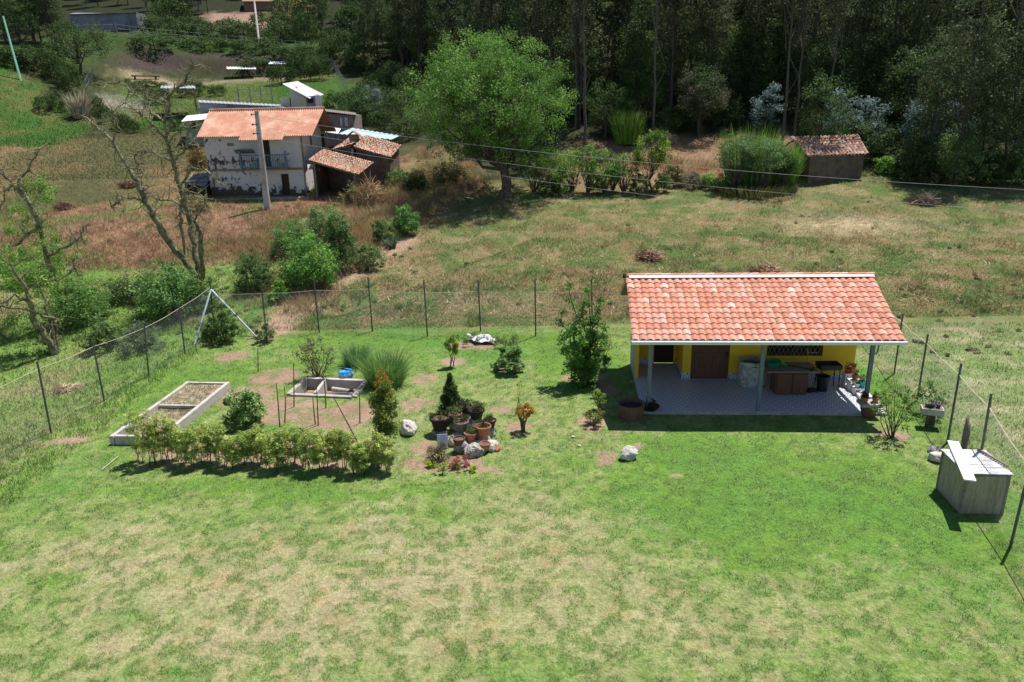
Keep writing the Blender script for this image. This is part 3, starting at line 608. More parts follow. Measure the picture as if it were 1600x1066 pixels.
mb.build('ridge_tiles', mtile, rf, colors=True)
lb((X0-.02, X1+.02, EY-.05, EY+.01, EZ-.15, EZ-.015)).build('fascia', mwhite, rf)
MB().tube([(X0-.02, EY-.10, EZ-.05), (X1+.02, EY-.10, EZ-.05)], .045, 8).build('gutter', mwhite, rf, smooth=True)
mb = MB(); mb.tube([(X0, RY+.1, RZ+.07), (X0-.1, RY+.1, RZ+.09)], .09, 8); mb.build('ridge_end', mdark, rf)
# gable infill of side walls
mb = MB()
for xx in (.0, WX-.16):
    poly_ = [(3.1, T), (4.9, T), (4.9, BZ+.0), (3.1, RZ-.34)]
    mb.add([(xx+a, y, z) for a in (0, .16) for y, z in poly_], [(0, 1, 2, 3), (7, 6, 5, 4), (0, 4, 5, 1), (1, 5, 6, 2), (2, 6, 7, 3), (3, 7, 4, 0)])
mb.box((WX/2, 3.19, (T+RZ-.4)/2), (WX-.34, .17, RZ-.4-T)); mb.build('gable_wall', myellow, house)
lb((-.003, .004, 3.1, 4.9, 0, T)).build('side_wall', mconcw, house)
lb((0, WX, .05, .17, 2.42, 2.56), (0.02, .14, .17, 5, 2.42, 2.56), (WX-.3, WX-.18, .17, 3.08, 2.42, 2.56)).build('roof_beam', mgrey, house)
for x, y in ((.2, .12), (3.78, .10), (7.2, .12)): lb((x-.06, x+.06, y-.05, y+.05, FZ, 2.41)).build('column', mgrey, house)
# ---- things on the porch (world coordinates through HF)
def onfloor(px, py):
    x, y = HF(px, py); return HL(x, y, FZ)
rng = np.random.default_rng(11)
p = onfloor(1173, 601); t = thing('bulk_sack', p, 'large grey woven bulk sack standing open on the porch', 'sack')
mb = MB(); prof = []
for z, r in ((0, .38), (.12, .45), (.4, .47), (.7, .44), (.88, .42), (.95, .44), (.93, .40), (.8, .39)): prof.append((r, z))
a = np.linspace(0, 2*pi, 28, endpoint=False); k = len(prof); V = []
for r, z in prof:
    for q in a:
        sq = 1/max(abs(cos(q)), abs(sin(q)))**.6; w_ = 1+.05*sin(q*7+z*5)+.03*rng.normal(); V.append((p[0]+r*cos(q)*sq*w_, p[1]+r*.85*sin(q)*sq*w_, p[2]+z+.02*sin(q*5)))
i, j = np.meshgrid(np.arange(k-1), np.arange(28), indexing='ij'); i = i.ravel(); j = j.ravel()
mb.add(V, np.stack([i*28+j, i*28+(j+1) % 28, (i+1)*28+(j+1) % 28, (i+1)*28+j], 1)); mb.build('bag', msack, t, smooth=True)
MB().lathe(p+[0, 0, 0], [(0, .80), (.2, .84), (.40, .78)], 16).build('contents', mclayd, t)
p = onfloor(1231, 612); t = thing('work_table', p, 'brown wooden cabinet with a wide grey board as table top', 'table')
MB().box(p+[0, .02, .42], (1.08, .62, .80), HY).build('cabinet', mdoor, t)
q = MB(); q.box(p+[-.28, -.30, .42], (.48, .03, .7), HY); q.box(p+[.26, -.335, .42], (.48, .03, .7), HY); q.build('cabinet_door', mdoor, t)
MB().box(p+[.02, .12, .86], (1.75, .95, .05), HY+.03).build('table_top', mwood, t)
tt = p+np.array([0, 0, .885])
mb = MB().lathe(tt+[-.52, .25, 0], [(0, 0), (.2, 0), (.26, .17), (.28, .18), (.24, .17), (.18, .03), (0, .03)], 20); single(mb, 'wash_basin', mgreenp, 'dark green plastic basin on the left of the table board', 'basin')
mb = MB(); cr = np.random.default_rng(3); gx, gy = np.meshgrid(np.linspace(-.18, .18, 9), np.linspace(-.14, .14, 8), indexing='ij'); V = np.stack([gx+tt[0]-.25, gy+tt[1]+.22, tt[2]+.06+.1*cr.random(gx.shape)*(1-(gx/.2)**2)], 2)
i, j = np.meshgrid(np.arange(8), np.arange(7), indexing='ij'); i = i.ravel(); j = j.ravel(); mb.add(V.reshape(-1, 3), np.stack([i*8+j, (i+1)*8+j, (i+1)*8+j+1, i*8+j+1], 1)); mb.add(V.reshape(-1, 3)-[0, 0, .02], np.stack([i*8+j, i*8+j+1, (i+1)*8+j+1, (i+1)*8+j], 1))
single(mb, 'cloth', mcloth, 'crumpled bright green cloth on the table board', 'cloth')
t = thing('broom', tt+[0, 0, .02], 'black handled broom lying across the table board', 'broom')
MB().tube([tt+[-.1, .25, .04], tt+[.62, -.25, .03]], .016, 6).build('handle', mblack, t); q = MB().box(tt+[.66, -.28, .04], (.3, .07, .06), .9); q.build('head', mblack, t)
mb = MB().tube([onfloor(1262, 606), onfloor(1262, 606)+[.0, .35, 1.35]], .016, 6); single(mb, 'wooden_stick', MAT('orange_wood', (.5, .22, .08)), 'thin orange stick leaning on the wall beside the table', 'stick')
p = onfloor(1291, 606); t = thing('charcoal_grill', p, 'black steel charcoal grill on four thin legs', 'grill')
for sx in (-.42, .42):
    for sy in (-.2, .2): MB().tube([p+[sx*.8, sy*1.1, 0], p+[sx*.76, sy, .78]], .018, 6).build('leg', mblackm, t)
q = MB(); q.box(p+[0, 0, .76], (.74, .5, .03)); q.box(p+[0, -.25, .84], (.76, .02, .16)); q.box(p+[0, .25, .84], (.76, .02, .16)); q.box(p+[-.37, 0, .84], (.02, .48, .16)); q.box(p+[.37, 0, .84], (.02, .48, .16)); q.build('fire_tray', mblackm, t)
q = MB()
for k in range(14): q.tube([p+[-.34+k*.052, -.24, .93], p+[-.34+k*.052, .24, .93]], .006, 4)
q.build('grate', mpost, t); q = MB()
for k in range(9): q.box(p+[rng.uniform(-.27, .27), rng.uniform(-.15, .15), .80], (.1, .08, .06), rng.uniform(0, 3))
q.build('charcoal', mblack, t)
mb = MB().lathe(onfloor(1283, 609)+[0, -.05, 0], [(0, 0), (.17, 0), (.22, .5), (.23, .55), (.2, .55), (.16, .05), (0, .05)], 18); single(mb, 'waste_bin', mblack, 'black plastic bin under the charcoal grill', 'bin')
mb = MB().box(onfloor(1268, 612)+[0, 0, .04], (.4, .2, .08), .1); mb.box(onfloor(1268, 612)+[0, 0, .10], (.2, .16, .05), .3); single(mb, 'shoe_pair', mblack, 'dark shoes on the floor beside the grill', 'shoes')
def pot(name, pos, r, h, mat, label, plant=None, pcols=G_DARK, seed=0, n=16, ph=.3, group=None, sq=False):
    t = thing(name, pos, label, 'plant pot', group)
    c = np.asarray(pos, float); mb = MB().lathe(c, [(0, 0), (r*.68, 0), (r*.95, h*.8), (r*1.08, h*.82), (r*1.08, h), (r*.92, h), (r*.88, h*.85), (0, h*.85)], 4 if sq else n); mb.build('pot', mat, t)
    MB().lathe(c, [(0, h*.88), (r*.5, h*.9), (r*.9, h*.86)], 10).build('soil', mclayd, t)
    if plant:
        K = MB(); g_ = np.random.default_rng(seed+40); cen = c+[0, 0, h+ph*.45]+ellip(g_, plant*2, r*1.2, r*1.2, ph*.7, .1); clumps(K, cen, .08, 26, .05, pcols, g_)
        for q in cen[:5]: K.tube([c+[0, 0, h*.8], q], [.008, .003], 4, (.1, .07, .04))
        K.build('plant', mleaf, t, colors=True)
    return t
# white stepped plant stand at the porch end, pots on it
sp = onfloor(1338, 612); t = thing('plant_steps', sp, 'white stepped plant stand at the right porch end', 'plant stand')
q = MB()
for k in range(4): q.box(sp+[.0, .62-k*.40, .10+.12*(3-k)], (.42, .36, .05), HY); q.box(sp+[-.19, .62-k*.40, .05+.06*(3-k)], (.03, .3, .1+.12*(3-k)), HY); q.box(sp+[.19, .62-k*.40, .05+.06*(3-k)], (.03, .3, .1+.12*(3-k)), HY)
q.build('shelf', mwhite, t)
pot('plant_pot', sp+[.05, .64, .485], .14, .24, MAT('red_pot', (.55, .07, .03), rough=.5), 'bright red pot on the highest step of the white stand', 5, G_DARK, 1, ph=.12)
pot('plant_pot', sp+[-.12, .60, .485], .09, .16, MAT('brick_red_pot', (.4, .08, .06)), 'small brick red pot beside the bright red pot', 3, G_DARK, 2, ph=.1)
pot('plant_pot', sp+[.0, .22, .365], .12, .2, mclay, 'terracotta pot on the second step of the white stand', 5, G_OLIVE, 3, ph=.2)
pot('plant_pot', sp+[.08, -.18, .245], .13, .22, MAT('teal_pot', (.03, .38, .32), rough=.5), 'teal pot on the white stand near the column', 6, G_MID, 4, ph=.2)
pot('plant_pot', sp+[-.1, -.2, .245], .08, .14, mwhite, 'small white pot beside the teal pot', 3, G_MID, 5, ph=.12)
bp = HL(7.28, -.02, .06); t = thing('plant_pedestal', bp*[1, 1, 0], 'clay pedestal with grey slab top at the porch corner', 'pedestal')
MB().lathe(bp*[1, 1, 0], [(0, -.02), (.2, 0), (.26, .28), (.24, .4), (0, .4)], 14).build('base', mclayd, t); MB().box(bp*[1, 1, 0]+[0, 0, .45], (.66, .5, .09), HY).build('slab', mconc, t)
pot('plant_pot', bp*[1, 1, 0]+[-.16, .05, .495], .12, .17, mclay, 'left terracotta pot on the clay pedestal', 6, G_DARK, 6, ph=.16)
pot('plant_pot', bp*[1, 1, 0]+[.17, .0, .495], .11, .16, MAT('rust_pot', (.5, .24, .13)), 'right rusty orange pot on the clay pedestal', 6, G_OLIVE, 7, ph=.16)
# dark bowl with driftwood at the left column, clay tub on the grass
p = onfloor(1016, 640); t = thing('planter_bowl', p, 'black bowl of dark succulents by the left porch column', 'plant pot')
MB().lathe(p, [(0, 0), (.2, 0), (.3, .13), (.32, .14), (.27, .13), (0, .11)], 16).build('bowl', mblack, t); K = MB(); g_ = np.random.default_rng(8)
clumps(K, p+[0, 0, .25]+ellip(g_, 9, .17, .15, .2), .07, 30, .06, [(.03, .03, .02), (.1, .06, .04)], g_); K.tube([p+[-.05, 0, .1], p+[-.08, 0, .4], p+[-.02, .02, .62]], [.06, .05, .02], 6, (.08, .05, .04)); K.tube([p+[.05, 0, .1], p+[.1, 0, .35]], [.05, .02], 6, (.12, .07, .05)); K.build('plant', mleaf, t, colors=True)
p = P(985, 652); t = thing('clay_tub', p, 'round clay tub on the shaded grass left of the porch', 'tub')
MB().lathe(p, [(0, 0), (.40, 0), (.43, .42), (.46, .43), (.46, .5), (.40, .5), (.38, .15), (0, .15)], 24).build('tub', mclayd, t); MB().lathe(p, [(0, .36), (.2, .38), (.4, .36)], 12).build('soil', mint, t)
# ============================================================ CRATE BOX WITH TIN LID AT RIGHT
A_, B_, C_ = P(1499, 803), P(1566, 806), P(1470, 752)
bx = np.array([10.0, 16.0]); bz = -10
u = (P(1572, 808)-A_); L1 = 1.28; ang = radians(-5)
bc = np.array([A_[0], A_[1], 0]); ux = np.array([cos(ang), sin(ang), 0]); uy = np.array([-sin(ang), cos(ang), 0])
bh = hrow(A_, 741)
def BX(x, y, z): return bc+ux*x+uy*y+np.array([0, 0, z])
BWd, BDp = 1.0, 1.22
t = thing('storage_box', bc, 'big square wooden box with corrugated tin lid beside the right fence', 'box')
mbx = MAT('raw_plywood', (.42, .35, .25), col2=(.30, .245, .175), s2=2.2, var=.25, scale=12, bump=.4, bscale=14, stretch=(5, 5, .6), t2=(.42, .62))
q = MB(); c0 = BX(BWd/2, BDp/2, bh/2); q.box(c0, (BWd, BDp, bh), ang); q.build('body', mbx, t)
for x, y in ((.0, .0), (BWd, 0), (0, BDp)): MB().box(BX(x, y, bh/2), (.05, .05, bh+.01), ang).build('corner_batten', mwood, t)
MB().box(BX(BWd/2, -.012, bh-.03), (BWd-.06, .03, .05), ang).build('top_rail', mwood, t)
mb = MB(); gridsheet(mb, [BX(-.05, -.05, bh+.035), BX(-.05, BDp+.05, bh+.05), BX(BWd+.06, BDp+.05, bh+.05), BX(BWd+.06, -.05, bh+.035)][::-1], 97, 6, .008, 16, 0)
mlid = MAT('weathered_tin_lid', (.62, .62, .62), rough=.55, metal=.1, col2=(.34, .32, .31), s2=3, t2=(.48, .6), var=.2, stretch=(.6, 4, 1))
mb.build('lid', mlid, t)
q = MB().box(BX(BWd-.04, BDp*.62, bh+.09), (.04, 1.0, .04), ang+.25); q.build('lid_batten', mwood, t)
q = MB(); a0 = Pz(1516, 750, bh+.08); a1 = Pz(1489, 689, bh+.13); dd = a1-a0; dd /= np.linalg.norm(dd); sd = np.array([dd[1], -dd[0], 0]); sd /= np.linalg.norm(sd)
q.slab([a0-sd*.13, a0+sd*.13, a1+sd*.13, a1-sd*.13], .035); single(q, 'white_plank', mwhite, 'long bright white plank lying across the tin lid', 'plank')
p = P(1466, 722); rock('stone_block', p+[0, 0, 0], 'pale stone lying against the wooden box by the fence', (.42, .55, .38), mrockw, 4); rock('stone_block', P(1458, 708), 'dark stone just behind the pale stone at the box', (.35, .35, .3), mrock, 14)
mb = MB().tube([P(1506, 700)+[0, 0, -.1], P(1506, 700)+[0, 0, .5], P(1506, 700)+[-.05, 0, .95]], [.09, .1, .04], 7); single(mb, 'tree_stump', mbark, 'thin broken stump standing behind the wooden box', 'stump', smooth=True)
# trough planter on a stand
p = P(1452, 668); t = thing('trough_planter', p, 'grey trough planter with purple flowers beside the right fence', 'planter')
MB().lathe(p, [(0, -.05), (.14, 0), (.12, .45), (0, .45)], 10).build('base', mbark, t); q = MB(); q.box(p+[0, 0, .56], (.62, .36, .2), -.35); q.build('trough', mconcw, t)
q = MB().box(p+[0, 0, .665], (.54, .28, .02), -.35); q.build('soil', msoil, t); K = MB(); g_ = np.random.default_rng(12); clumps(K, p+[0, .02, .78]+ellip(g_, 10, .24, .1, .12), .06, 30, .045, [(.05, .03, .06), (.14, .05, .12), (.06, .1, .04)], g_); K.build('plant', mleaf, t, colors=True)
for k in range(3): MB().lathe(p+[-.16+.15*k, .04-.05*k, .672], [(0, 0), (.05, 0), (.07, .12), (.06, .12), (0, .1)], 10).build('pot', mplum, t)
# ============================================================ RAISED BEDS
def bedwall(name, pts, th, h, mat, parent, base=-.15):
    for a, b in zip(pts[:-1], pts[1:]):
        q = MB(); quadwall(q, a, b, base, h, th); q.build(name, mat, parent)
bz_ = .32
k0, k1, k2, k3 = [Pz(x, y, bz_) for x, y in ((176, 680), (293, 597), (355, 598), (252, 681))]
t = thing('raised_bed', P(250, 650), 'long empty concrete bed with a cross wall behind the hedge', 'garden bed')
def seg(a, b, th, z0, z1, mat, parent, name, ext=0):
    a = np.array(a, float); b = np.array(b, float); d = (b-a)[:2]; d /= np.linalg.norm(d); a[:2] -= d*ext; b[:2] += d*ext
    q = MB(); quadwall(q, a, b, z0, z1, th); return q.build(name, mat, parent)
seg(k0, k1, .13, -.1, bz_, mconcw, t, 'wall', .08); seg(k3, k2, .13, -.1, bz_, mconcw, t, 'wall', .08)
seg(k0, k3, .12, -.1, bz_-.004, mconcw, t, 'wall', -.08); seg(k1, k2, .12, -.1, bz_-.004, mconcw, t, 'wall', -.08)
seg(k0*.45+k1*.55, k3*.45+k2*.55, .10, -.1, bz_-.04, mconcw, t, 'cross_wall', -.08)
gx = np.linspace(0, 1, 30); mb = MB(); U_, V_ = np.meshgrid(gx, gx, indexing='ij'); Q = (k0*(1-U_[..., None])+k3*U_[..., None])*(1-V_[..., None])+(k1*(1-U_[..., None])+k2*U_[..., None])*V_[..., None]
Q[..., 2] = np.where(V_ > .55, .26, .10)+(fbm(Q[..., 0], Q[..., 1], .25, 9)-.5)*.09
i, j = np.meshgrid(np.arange(29), np.arange(29), indexing='ij'); i = i.ravel(); j = j.ravel(); mb.add(Q.reshape(-1, 3), np.stack([i*30+j, (i+1)*30+j, (i+1)*30+j+1, i*30+j+1], 1)); mb.build('soil', mdirt, t)
q = MB(); g_ = np.random.default_rng(21); n = 900; uu, vv = g_.random(n), g_.random(n); pp = (k0*(1-uu[:, None])+k3*uu[:, None])*(1-vv[:, None])+(k1*(1-uu[:, None])+k2*uu[:, None])*vv[:, None]; pp[:, 2] = np.where(vv > .55, .25, .1)
blades(q, pp, g_.uniform(.04, .16, n), g_.uniform(.015, .04, n), g_.uniform(.3, 1.2, n), pal(g_, n, [(.3, .25, .12), (.2, .25, .06), (.4, .35, .2)])); q.build('weeds', mgrass, t, colors=True)
# broken concrete tank
bz_ = .10
k = [Pz(x, y, bz_) for x, y in ((452, 614), (478, 590), (572, 594), (553, 618))]
t = thing('concrete_tank', P(510, 610), 'broken open concrete tank with two chambers full of rubble', 'tank')
seg(k[0], k[1], .17, -.75, bz_, mconc, t, 'wall', .06); seg(k[1], k[2], .18, -.75, bz_, mconcw, t, 'wall', -.06); seg(k[0], k[3], .17, -.75, bz_-.03, mconc, t, 'wall', -.06); seg(k[3], k[2], .22, -.75, bz_-.03, mrock, t, 'wall', .0)
m0, m1 = k[0]*.6+k[3]*.4, k[1]*.66+k[2]*.34; seg(m0, m1, .12, -.75, bz_+.03, mconcw, t, 'cross_wall', -.06)
mb = MB().slab([np.array([*c[:2], -.32]) for c in (k[0], k[3], k[2], k[1])], .02); mb.build('floor', msoil, t)
cen = (k[0]+k[1]+k[2]+k[3])/4
def inq(u, v, z): return (k[0]*(1-u)+k[3]*u)*(1-v)+(k[1]*(1-u)+k[2]*u)*v-np.array([0, 0, bz_+.35-z])
q = MB().tube([inq(.5, .72, .2), inq(.8, .62, .2)], .09, 12); single(q, 'cement_pipe', mconcw, 'short white pipe lying in the concrete tank', 'pipe', smooth=True)
q = MB(); a = np.linspace(0, 2*pi, 25); q.tube([inq(.7, .3, .18)+[.42*cos(s), .28*sin(s), 0] for s in a], .08, 8); single(q, 'worn_tyre_ring', MAT('worn_rubber', (.12, .11, .12)), 'worn grey tyre lying in the concrete tank', 'tyre', smooth=True)
for n_, (u_, v_, s_) in enumerate([(.15, .4, .3), (.25, .7, .22), (.72, .33, .28), (.9, .5, .3), (.55, .2, .2), (.3, .2, .18), (.85, .8, .25)]):
    rock('rubble_stone', inq(u_, v_, .08), 'rubble stone inside the concrete tank', (s_, s_*.8, s_*.6), mrock, 60+n_, 'stone', 'rubble stones in the tank', 8) if n_ != 99 else None
p = P(541, 591); t = thing('covered_barrel', p, 'low barrel topped with crumpled blue plastic behind the tank', 'barrel')
MB().lathe(p, [(0, 0), (.27, 0), (.28, .2), (.27, .24), (0, .24)], 18).build('barrel', mconcw, t)
V = []; nn = 20; rr_ = 6; g_ = np.random.default_rng(4)
for i_ in range(rr_):
    for j_ in range(nn): r = .30*(i_/(rr_-1)); V.append(p+np.array([cos(j_*2*pi/nn)*r, sin(j_*2*pi/nn)*r, .31+g_.uniform(-.03, .03)-(.12 if i_ == rr_-1 else 0)]))
i, j = np.meshgrid(np.arange(rr_-1), np.arange(nn), indexing='ij'); i = i.ravel(); j = j.ravel(); MB().add(V, np.stack([i*nn+j, (i+1)*nn+j, (i+1)*nn+(j+1) % nn, i*nn+(j+1) % nn], 1)).build('cover', mtarp, t)
MB().tube([p+[-.2, .1, .36], p+[.3, -.12, .35]], .02, 6).build('tie', mblack, t)
# stakes in the bed area
for n_, (bx_, by_, tx, ty, lab) in enumerate([(403, 582, 402, 545, 'lone thin stake in the grass at the left of the beds'), (437, 668, 431, 600, 'left stake of the pair in the bare soil'), (444, 664, 444, 605, 'right stake of the pair in the bare soil'), (459, 636, 458, 568, 'tall stake in front of the tank corner'),
     (493, 664, 488, 620, 'short left stake below the tank'), (497, 665, 494, 603, 'tall middle stake below the tank'), (509, 638, 505, 590, 'stake standing against the tank front'), (562, 662, 561, 612, 'single stake right of the tank'), (560, 690, 520, 620, 'long leaning stick between tank and hedge'), (592, 610, 595, 585, 'short stake by the green broom bush')]):
    p = P(bx_, by_); h_ = hrow(p, ty); tpx = W(tx, ty, p[1]); q = MB().tube([p-[0, 0, .1], (p+tpx)/2+rng.normal(size=3)*.02, [tpx[0], p[1]+.05, p[2]+h_]], [.022, .018, .012], 6); single(q, 'wooden_stake', mbark, lab, 'stake')
# ============================================================ FENCES
def fence(name, posts, label, mesh_h, top_r=.012, braces=(), skip=()):
    t = thing(name, posts[0][0], label, 'fence')
    for b, tp_ in posts:
        d = np.asarray(tp_)-b; q = MB().tube([b-[0, 0, .2], tp_], .032, 8); q.build('post', mpost, t)
    tw = []
    for n_, ((b0, t0), (b1, t1)) in enumerate(zip(posts[:-1], posts[1:])):
        u0 = b0+(t0-b0)*mesh_h; u1 = b1+(t1-b1)*mesh_h; tw += [u0, (u0+u1)/2-[0, 0, .04]]
        w0 = MB(); L_ = np.linalg.norm(b1-b0); nw = int(L_/.11)
        def pt(u, v): a = b0*(1-u)+b1*u; c = u0*(1-u)+u1*u; return a*(1-v)+c*v
        hh = np.linalg.norm(u0-b0); du = hh/L_
        for k_ in range(-int(du*nw)-1, nw+1):
            for s_ in (1, -1):
                ua = k_/nw; ub = ua+du; va, vb = (0, 1) if s_ > 0 else (1, 0)
                if ua < 0: f_ = (0-ua)/du; va = va+(vb-va)*f_; ua = 0
                if ub > 1:
                    f_ = (ub-1)/(ub-ua) if ub > ua else 0; vb = vb-(vb-va)*f_; ub = 1
                if ub-ua > .002: w0.tube([pt(ua, va), pt(ub, vb)], .0015, 3, caps=False)
        w0.build('wire_mesh', mwire, t)
    tw.append(u1); MB().tube(tw, top_r, 5).build('top_wire', mrope, t)
    for a, b in braces: MB().tube([a, b], .04, 8).build('brace', mgalv, t)
    return t
def post(bx_, by_, tx, ty):
    p = P(bx_, by_); q = W(tx, ty, p[1]); q[2] = p[2]+hrow(p, ty); return p, q
cpost = post(335, 522, 328, 441)
left = [post(-40, 755, -72, 620), post(80, 678, 58, 565), post(163, 627, 144, 532), post(232, 589, 225, 504), post(289, 553, 279, 474), cpost]
br = [(P(303, 540)-[0, 0, .05], cpost[1]-[0, 0, .35]), (P(401, 526)-[0, 0, .05], cpost[1]-[0, 0, .35])]
fence('chain_link_fence', left, 'chain-link fence on dark posts running down the left side of the garden', .9, .010, br)
back = [cpost]+[post(*q) for q in ((416, 524, 408, 440), (499, 520, 490, 435), (582, 518, 575, 433), (668, 526, 662, 438), (751, 518, 747, 437), (837, 526, 836, 436), (926, 522, 924, 436))]
bx0 = back[-1][0]; cnr = G(15.4, 30.9)
for f_ in (.2, .4, .6, .8): g_ = bx0+(cnr-bx0)*f_; g_ = G(g_[0], g_[1]); back.append((g_, g_+[0, 0, 2.3]))
cp = (cnr, cnr+[0, 0, 2.3]); back.append(cp)
fence('chain_link_fence', back, 'chain-link fence on thin posts along the back of the garden', .78, .01)
r1 = post(1397, 585, 1411, 490); r2 = post(1433, 625, 1450, 522); r3 = post(1480, 692, 1502, 568)
g4 = G((r3[0][0]+P(1578, 856)[0])/2+.02, (r3[0][1]+P(1578, 856)[1])/2); g5 = P(1578, 856); g0 = G(14.85, 28.3)
r6 = g5+(g5-g4)*1.05; r6 = G(r6[0], r6[1])
right = [cp, (g0, g0+[.03, 0, 2.2]), r1, r2, r3, (g4, W(1549, 615, g4[1]+.0)), (g5, g5+[.06, 0, 2.35]), (r6, r6+[.05, 0, 2.35])]
fence('chain_link_fence', right, 'chain-link fence on leaning posts down the right side past the wooden box', .86, .014)
# ============================================================ HEDGE AND GARDEN PLANTS
hx = np.linspace(222, 606, 30)
for n_, px in enumerate(hx):
    py = 722+6*sin(n_*1.3)+ (px-228)*.045; p = P(px, py); g_ = np.random.default_rng(100+n_)
    Hh = 1.25 if n_ > 3 else 1.8; Hh *= g_.uniform(.82, 1.1); k_ = pxm(p[1])
    shrub('hedge_shrub', p, ['leafy yellow-green shrub in the clipped garden hedge', 'tall shrub at the left end of the hedge'][n_ < 4], 'shrub', Hh, .27, 64, .095, 22, .05, [(.24, .32, .06), (.42, .50, .12), (.60, .66, .24)] if g_.random() < .7 else [(.17, .28, .05), (.30, .42, .09), (.48, .58, .16)], 200+n_, z0=.1, stems=3, ry=.24, group='shrubs of the hedge' if n_ > 3 else 'taller shrubs at the left end of the hedge', sr=.015, up=.9)
p = P(606, 712); shrub('orange_tipped_shrub', p, 'tall green shrub with orange tips at the right end of the hedge', 'shrub', 2.6, .32, 64, .2, 56, .075, [(.09, .16, .03), (.19, .27, .06), (.34, .36, .09)], 31, z0=.1, stems=8)
K = MB(); g_ = np.random.default_rng(32); clumps(K, p+[0, 0, 2.3]+ellip(g_, 50, .22, .22, .5), .08, 16, .055, [(.45, .16, .03), (.6, .26, .05), (.34, .3, .06)], g_); ob = [c for c in bpy.data.objects if c.parent and c.parent.get('label', '').startswith('tall green shrub with orange')][0].parent
K.build('orange_shoots', mleaf, ob, colors=True)
shrub('round_bush', P(384, 662), 'round glossy dark bush beside the raised bed', 'bush', 1.5, .66, 60, .2, 40, .1, [(.11, .22, .06), (.24, .38, .11), (.46, .58, .26)], 33, stems=6, up=.7, skirt=True)
tuft('broom_bush', P(603, 602), 'wide bush of upright blue-green stems behind the tank', 'bush', 1300, 1.45, 1.3, .016, [(.10, .20, .05), (.17, .32, .08), (.28, .43, .14)], 34, base=.45, lean=.75)
tuft('broom_bush', P(556, 570), 'smaller green stem bush behind the blue cover', 'bush', 600, .9, .8, .018, [(.08, .18, .07), (.14, .27, .11), (.22, .36, .15)], 35, base=.5, lean=.8)
shrub('twiggy_bush', P(498, 592), 'brownish twiggy bush at the back of the tank', 'bush', 1.7, .8, 34, .2, 26, .07, [(.09, .09, .04), (.17, .17, .08), (.14, .2, .07)], 36, stems=22)
shrub('young_tree', P(708, 573), 'slim yellow-green sapling in a ring of bare soil', 'sapling', 1.35, .26, 20, .13, 40, .07, G_YEL, 37, z0=.5, stems=4)
shrub('leafy_bush', P(797, 582), 'dark big-leaved bush in a ring of soil near the back fence', 'bush', 1.15, .55, 26, .17, 26, .17, [(.08, .17, .04), (.16, .30, .08), (.30, .43, .16)], 38, stems=5, skirt=True)
shrub('conical_thuja', P(706, 655), 'dark green cone-shaped conifer behind the pot pile', 'conifer', 1.6, .5, 150, .16, 55, .055, [(.025, .055, .018), (.05, .10, .025), (.20, .25, .05)], 39, cone=True, stems=4, z0=.1)
shrub('bonsai_shrub', P(820, 674), 'small round orange shrub on a thick twisted stem', 'shrub', .98, .33, 24, .1, 50, .05, [(.30, .16, .03), (.50, .24, .04), (.40, .38, .07)], 40, z0=.5, stems=6, sr=.05, bark=mbarkg)
shrub('tiny_sapling', P(812, 646), 'bare thin sapling with a few yellow leaves', 'sapling', 1.5, .14, 8, .07, 5, .06, G_YEL, 41, z0=.2, stems=3, sr=.012)
shrub('small_shrub', P(928, 666), 'knee-high bronze and green shrub left of the clay tub', 'shrub', .55, .3, 18, .12, 40, .05, [(.10, .12, .03), (.22, .16, .05), (.2, .3, .06)], 42, stems=5)
shrub('small_sapling', P(936, 655), 'thin yellow-leaved sapling beside the bronze shrub', 'sapling', 1.05, .25, 12, .1, 20, .07, G_YEL, 43, z0=.55, stems=3)
shrub('rose_bush', P(1394, 686), 'open branched rose bush in bare soil in front of the right fence', 'bush', 1.75, .62, 34, .14, 16, .075, [(.06, .13, .03), (.13, .24, .05), (.2, .32, .08)], 44, z0=.3, stems=14, sr=.02)
K = MB(); g_ = np.random.default_rng(45); p = P(1394, 686); clumps(K, p+[.1, 0, 1.3]+ellip(g_, 12, .6, .5, .4), .03, 14, .05, [(.6, .1, .05), (.7, .25, .12)], g_)
K.build('blossom', mleaf, [o for o in bpy.data.objects if o.name.startswith('rose_bush')][0], colors=True)
shrub('fence_bush', P(1452, 650), 'leafy vine bush growing against the right fence', 'bush', 1.3, .5, 20, .16, 18, .08, [(.06, .14, .03), (.15, .26, .06)], 46, stems=6)
shrub('heather_clump', P(688, 722), 'low grey-brown heather clump in front of the pots', 'shrub', .55, .45, 24, .14, 60, .035, [(.07, .06, .04), (.15, .13, .08), (.12, .14, .06)], 47, stems=10, skirt=True)
shrub('pink_flowers', P(698, 728)+[.35, -.15, 0], 'low plant with pink flowers below the heather', 'flowers', .38, .34, 18, .1, 45, .035, [(.09, .12, .04), (.3, .12, .12), (.6, .15, .2)], 48, stems=6, skirt=True)
for n_, (px, py, s_, lab) in enumerate([(674, 730, .12, 'small lime plant at the left edge of the flower bed'), (692, 738, .22, 'largest lime-green plant at the front of the flower bed'), (714, 733, .13, 'small lime plant right of the largest one'), (740, 738, .1, 'tiny yellow plant at the right of the flower bed')]):
    shrub('lime_plant', P(px, py), lab, 'plant', s_*1.5, s_, 8, .07, 24, .05, [(.3, .42, .03), (.55, .65, .06)], 49+n_, z0=.03, stems=3)
rock('white_boulder', P(983, 718), 'white boulder alone on the lawn in front of the cottage', (.62, .42, .5), mrockw, 6)
rock('pale_boulder', P(638, 676), 'large pale boulder between the hedge end and the pots', (.75, .6, .55), mrockw, 9)
for n_, (px, py, s_) in enumerate([(896, 684, .16), (905, 697, .12), (842, 752, .08), (1118, 540, .1), (560, 505, .1)]): rock('lawn_stone', P(px, py), 'little pale stone lying in the grass', (s_, s_*.8, s_*.5), mrockw, 90+n_, 'stone', 'little stones in the grass', 8)
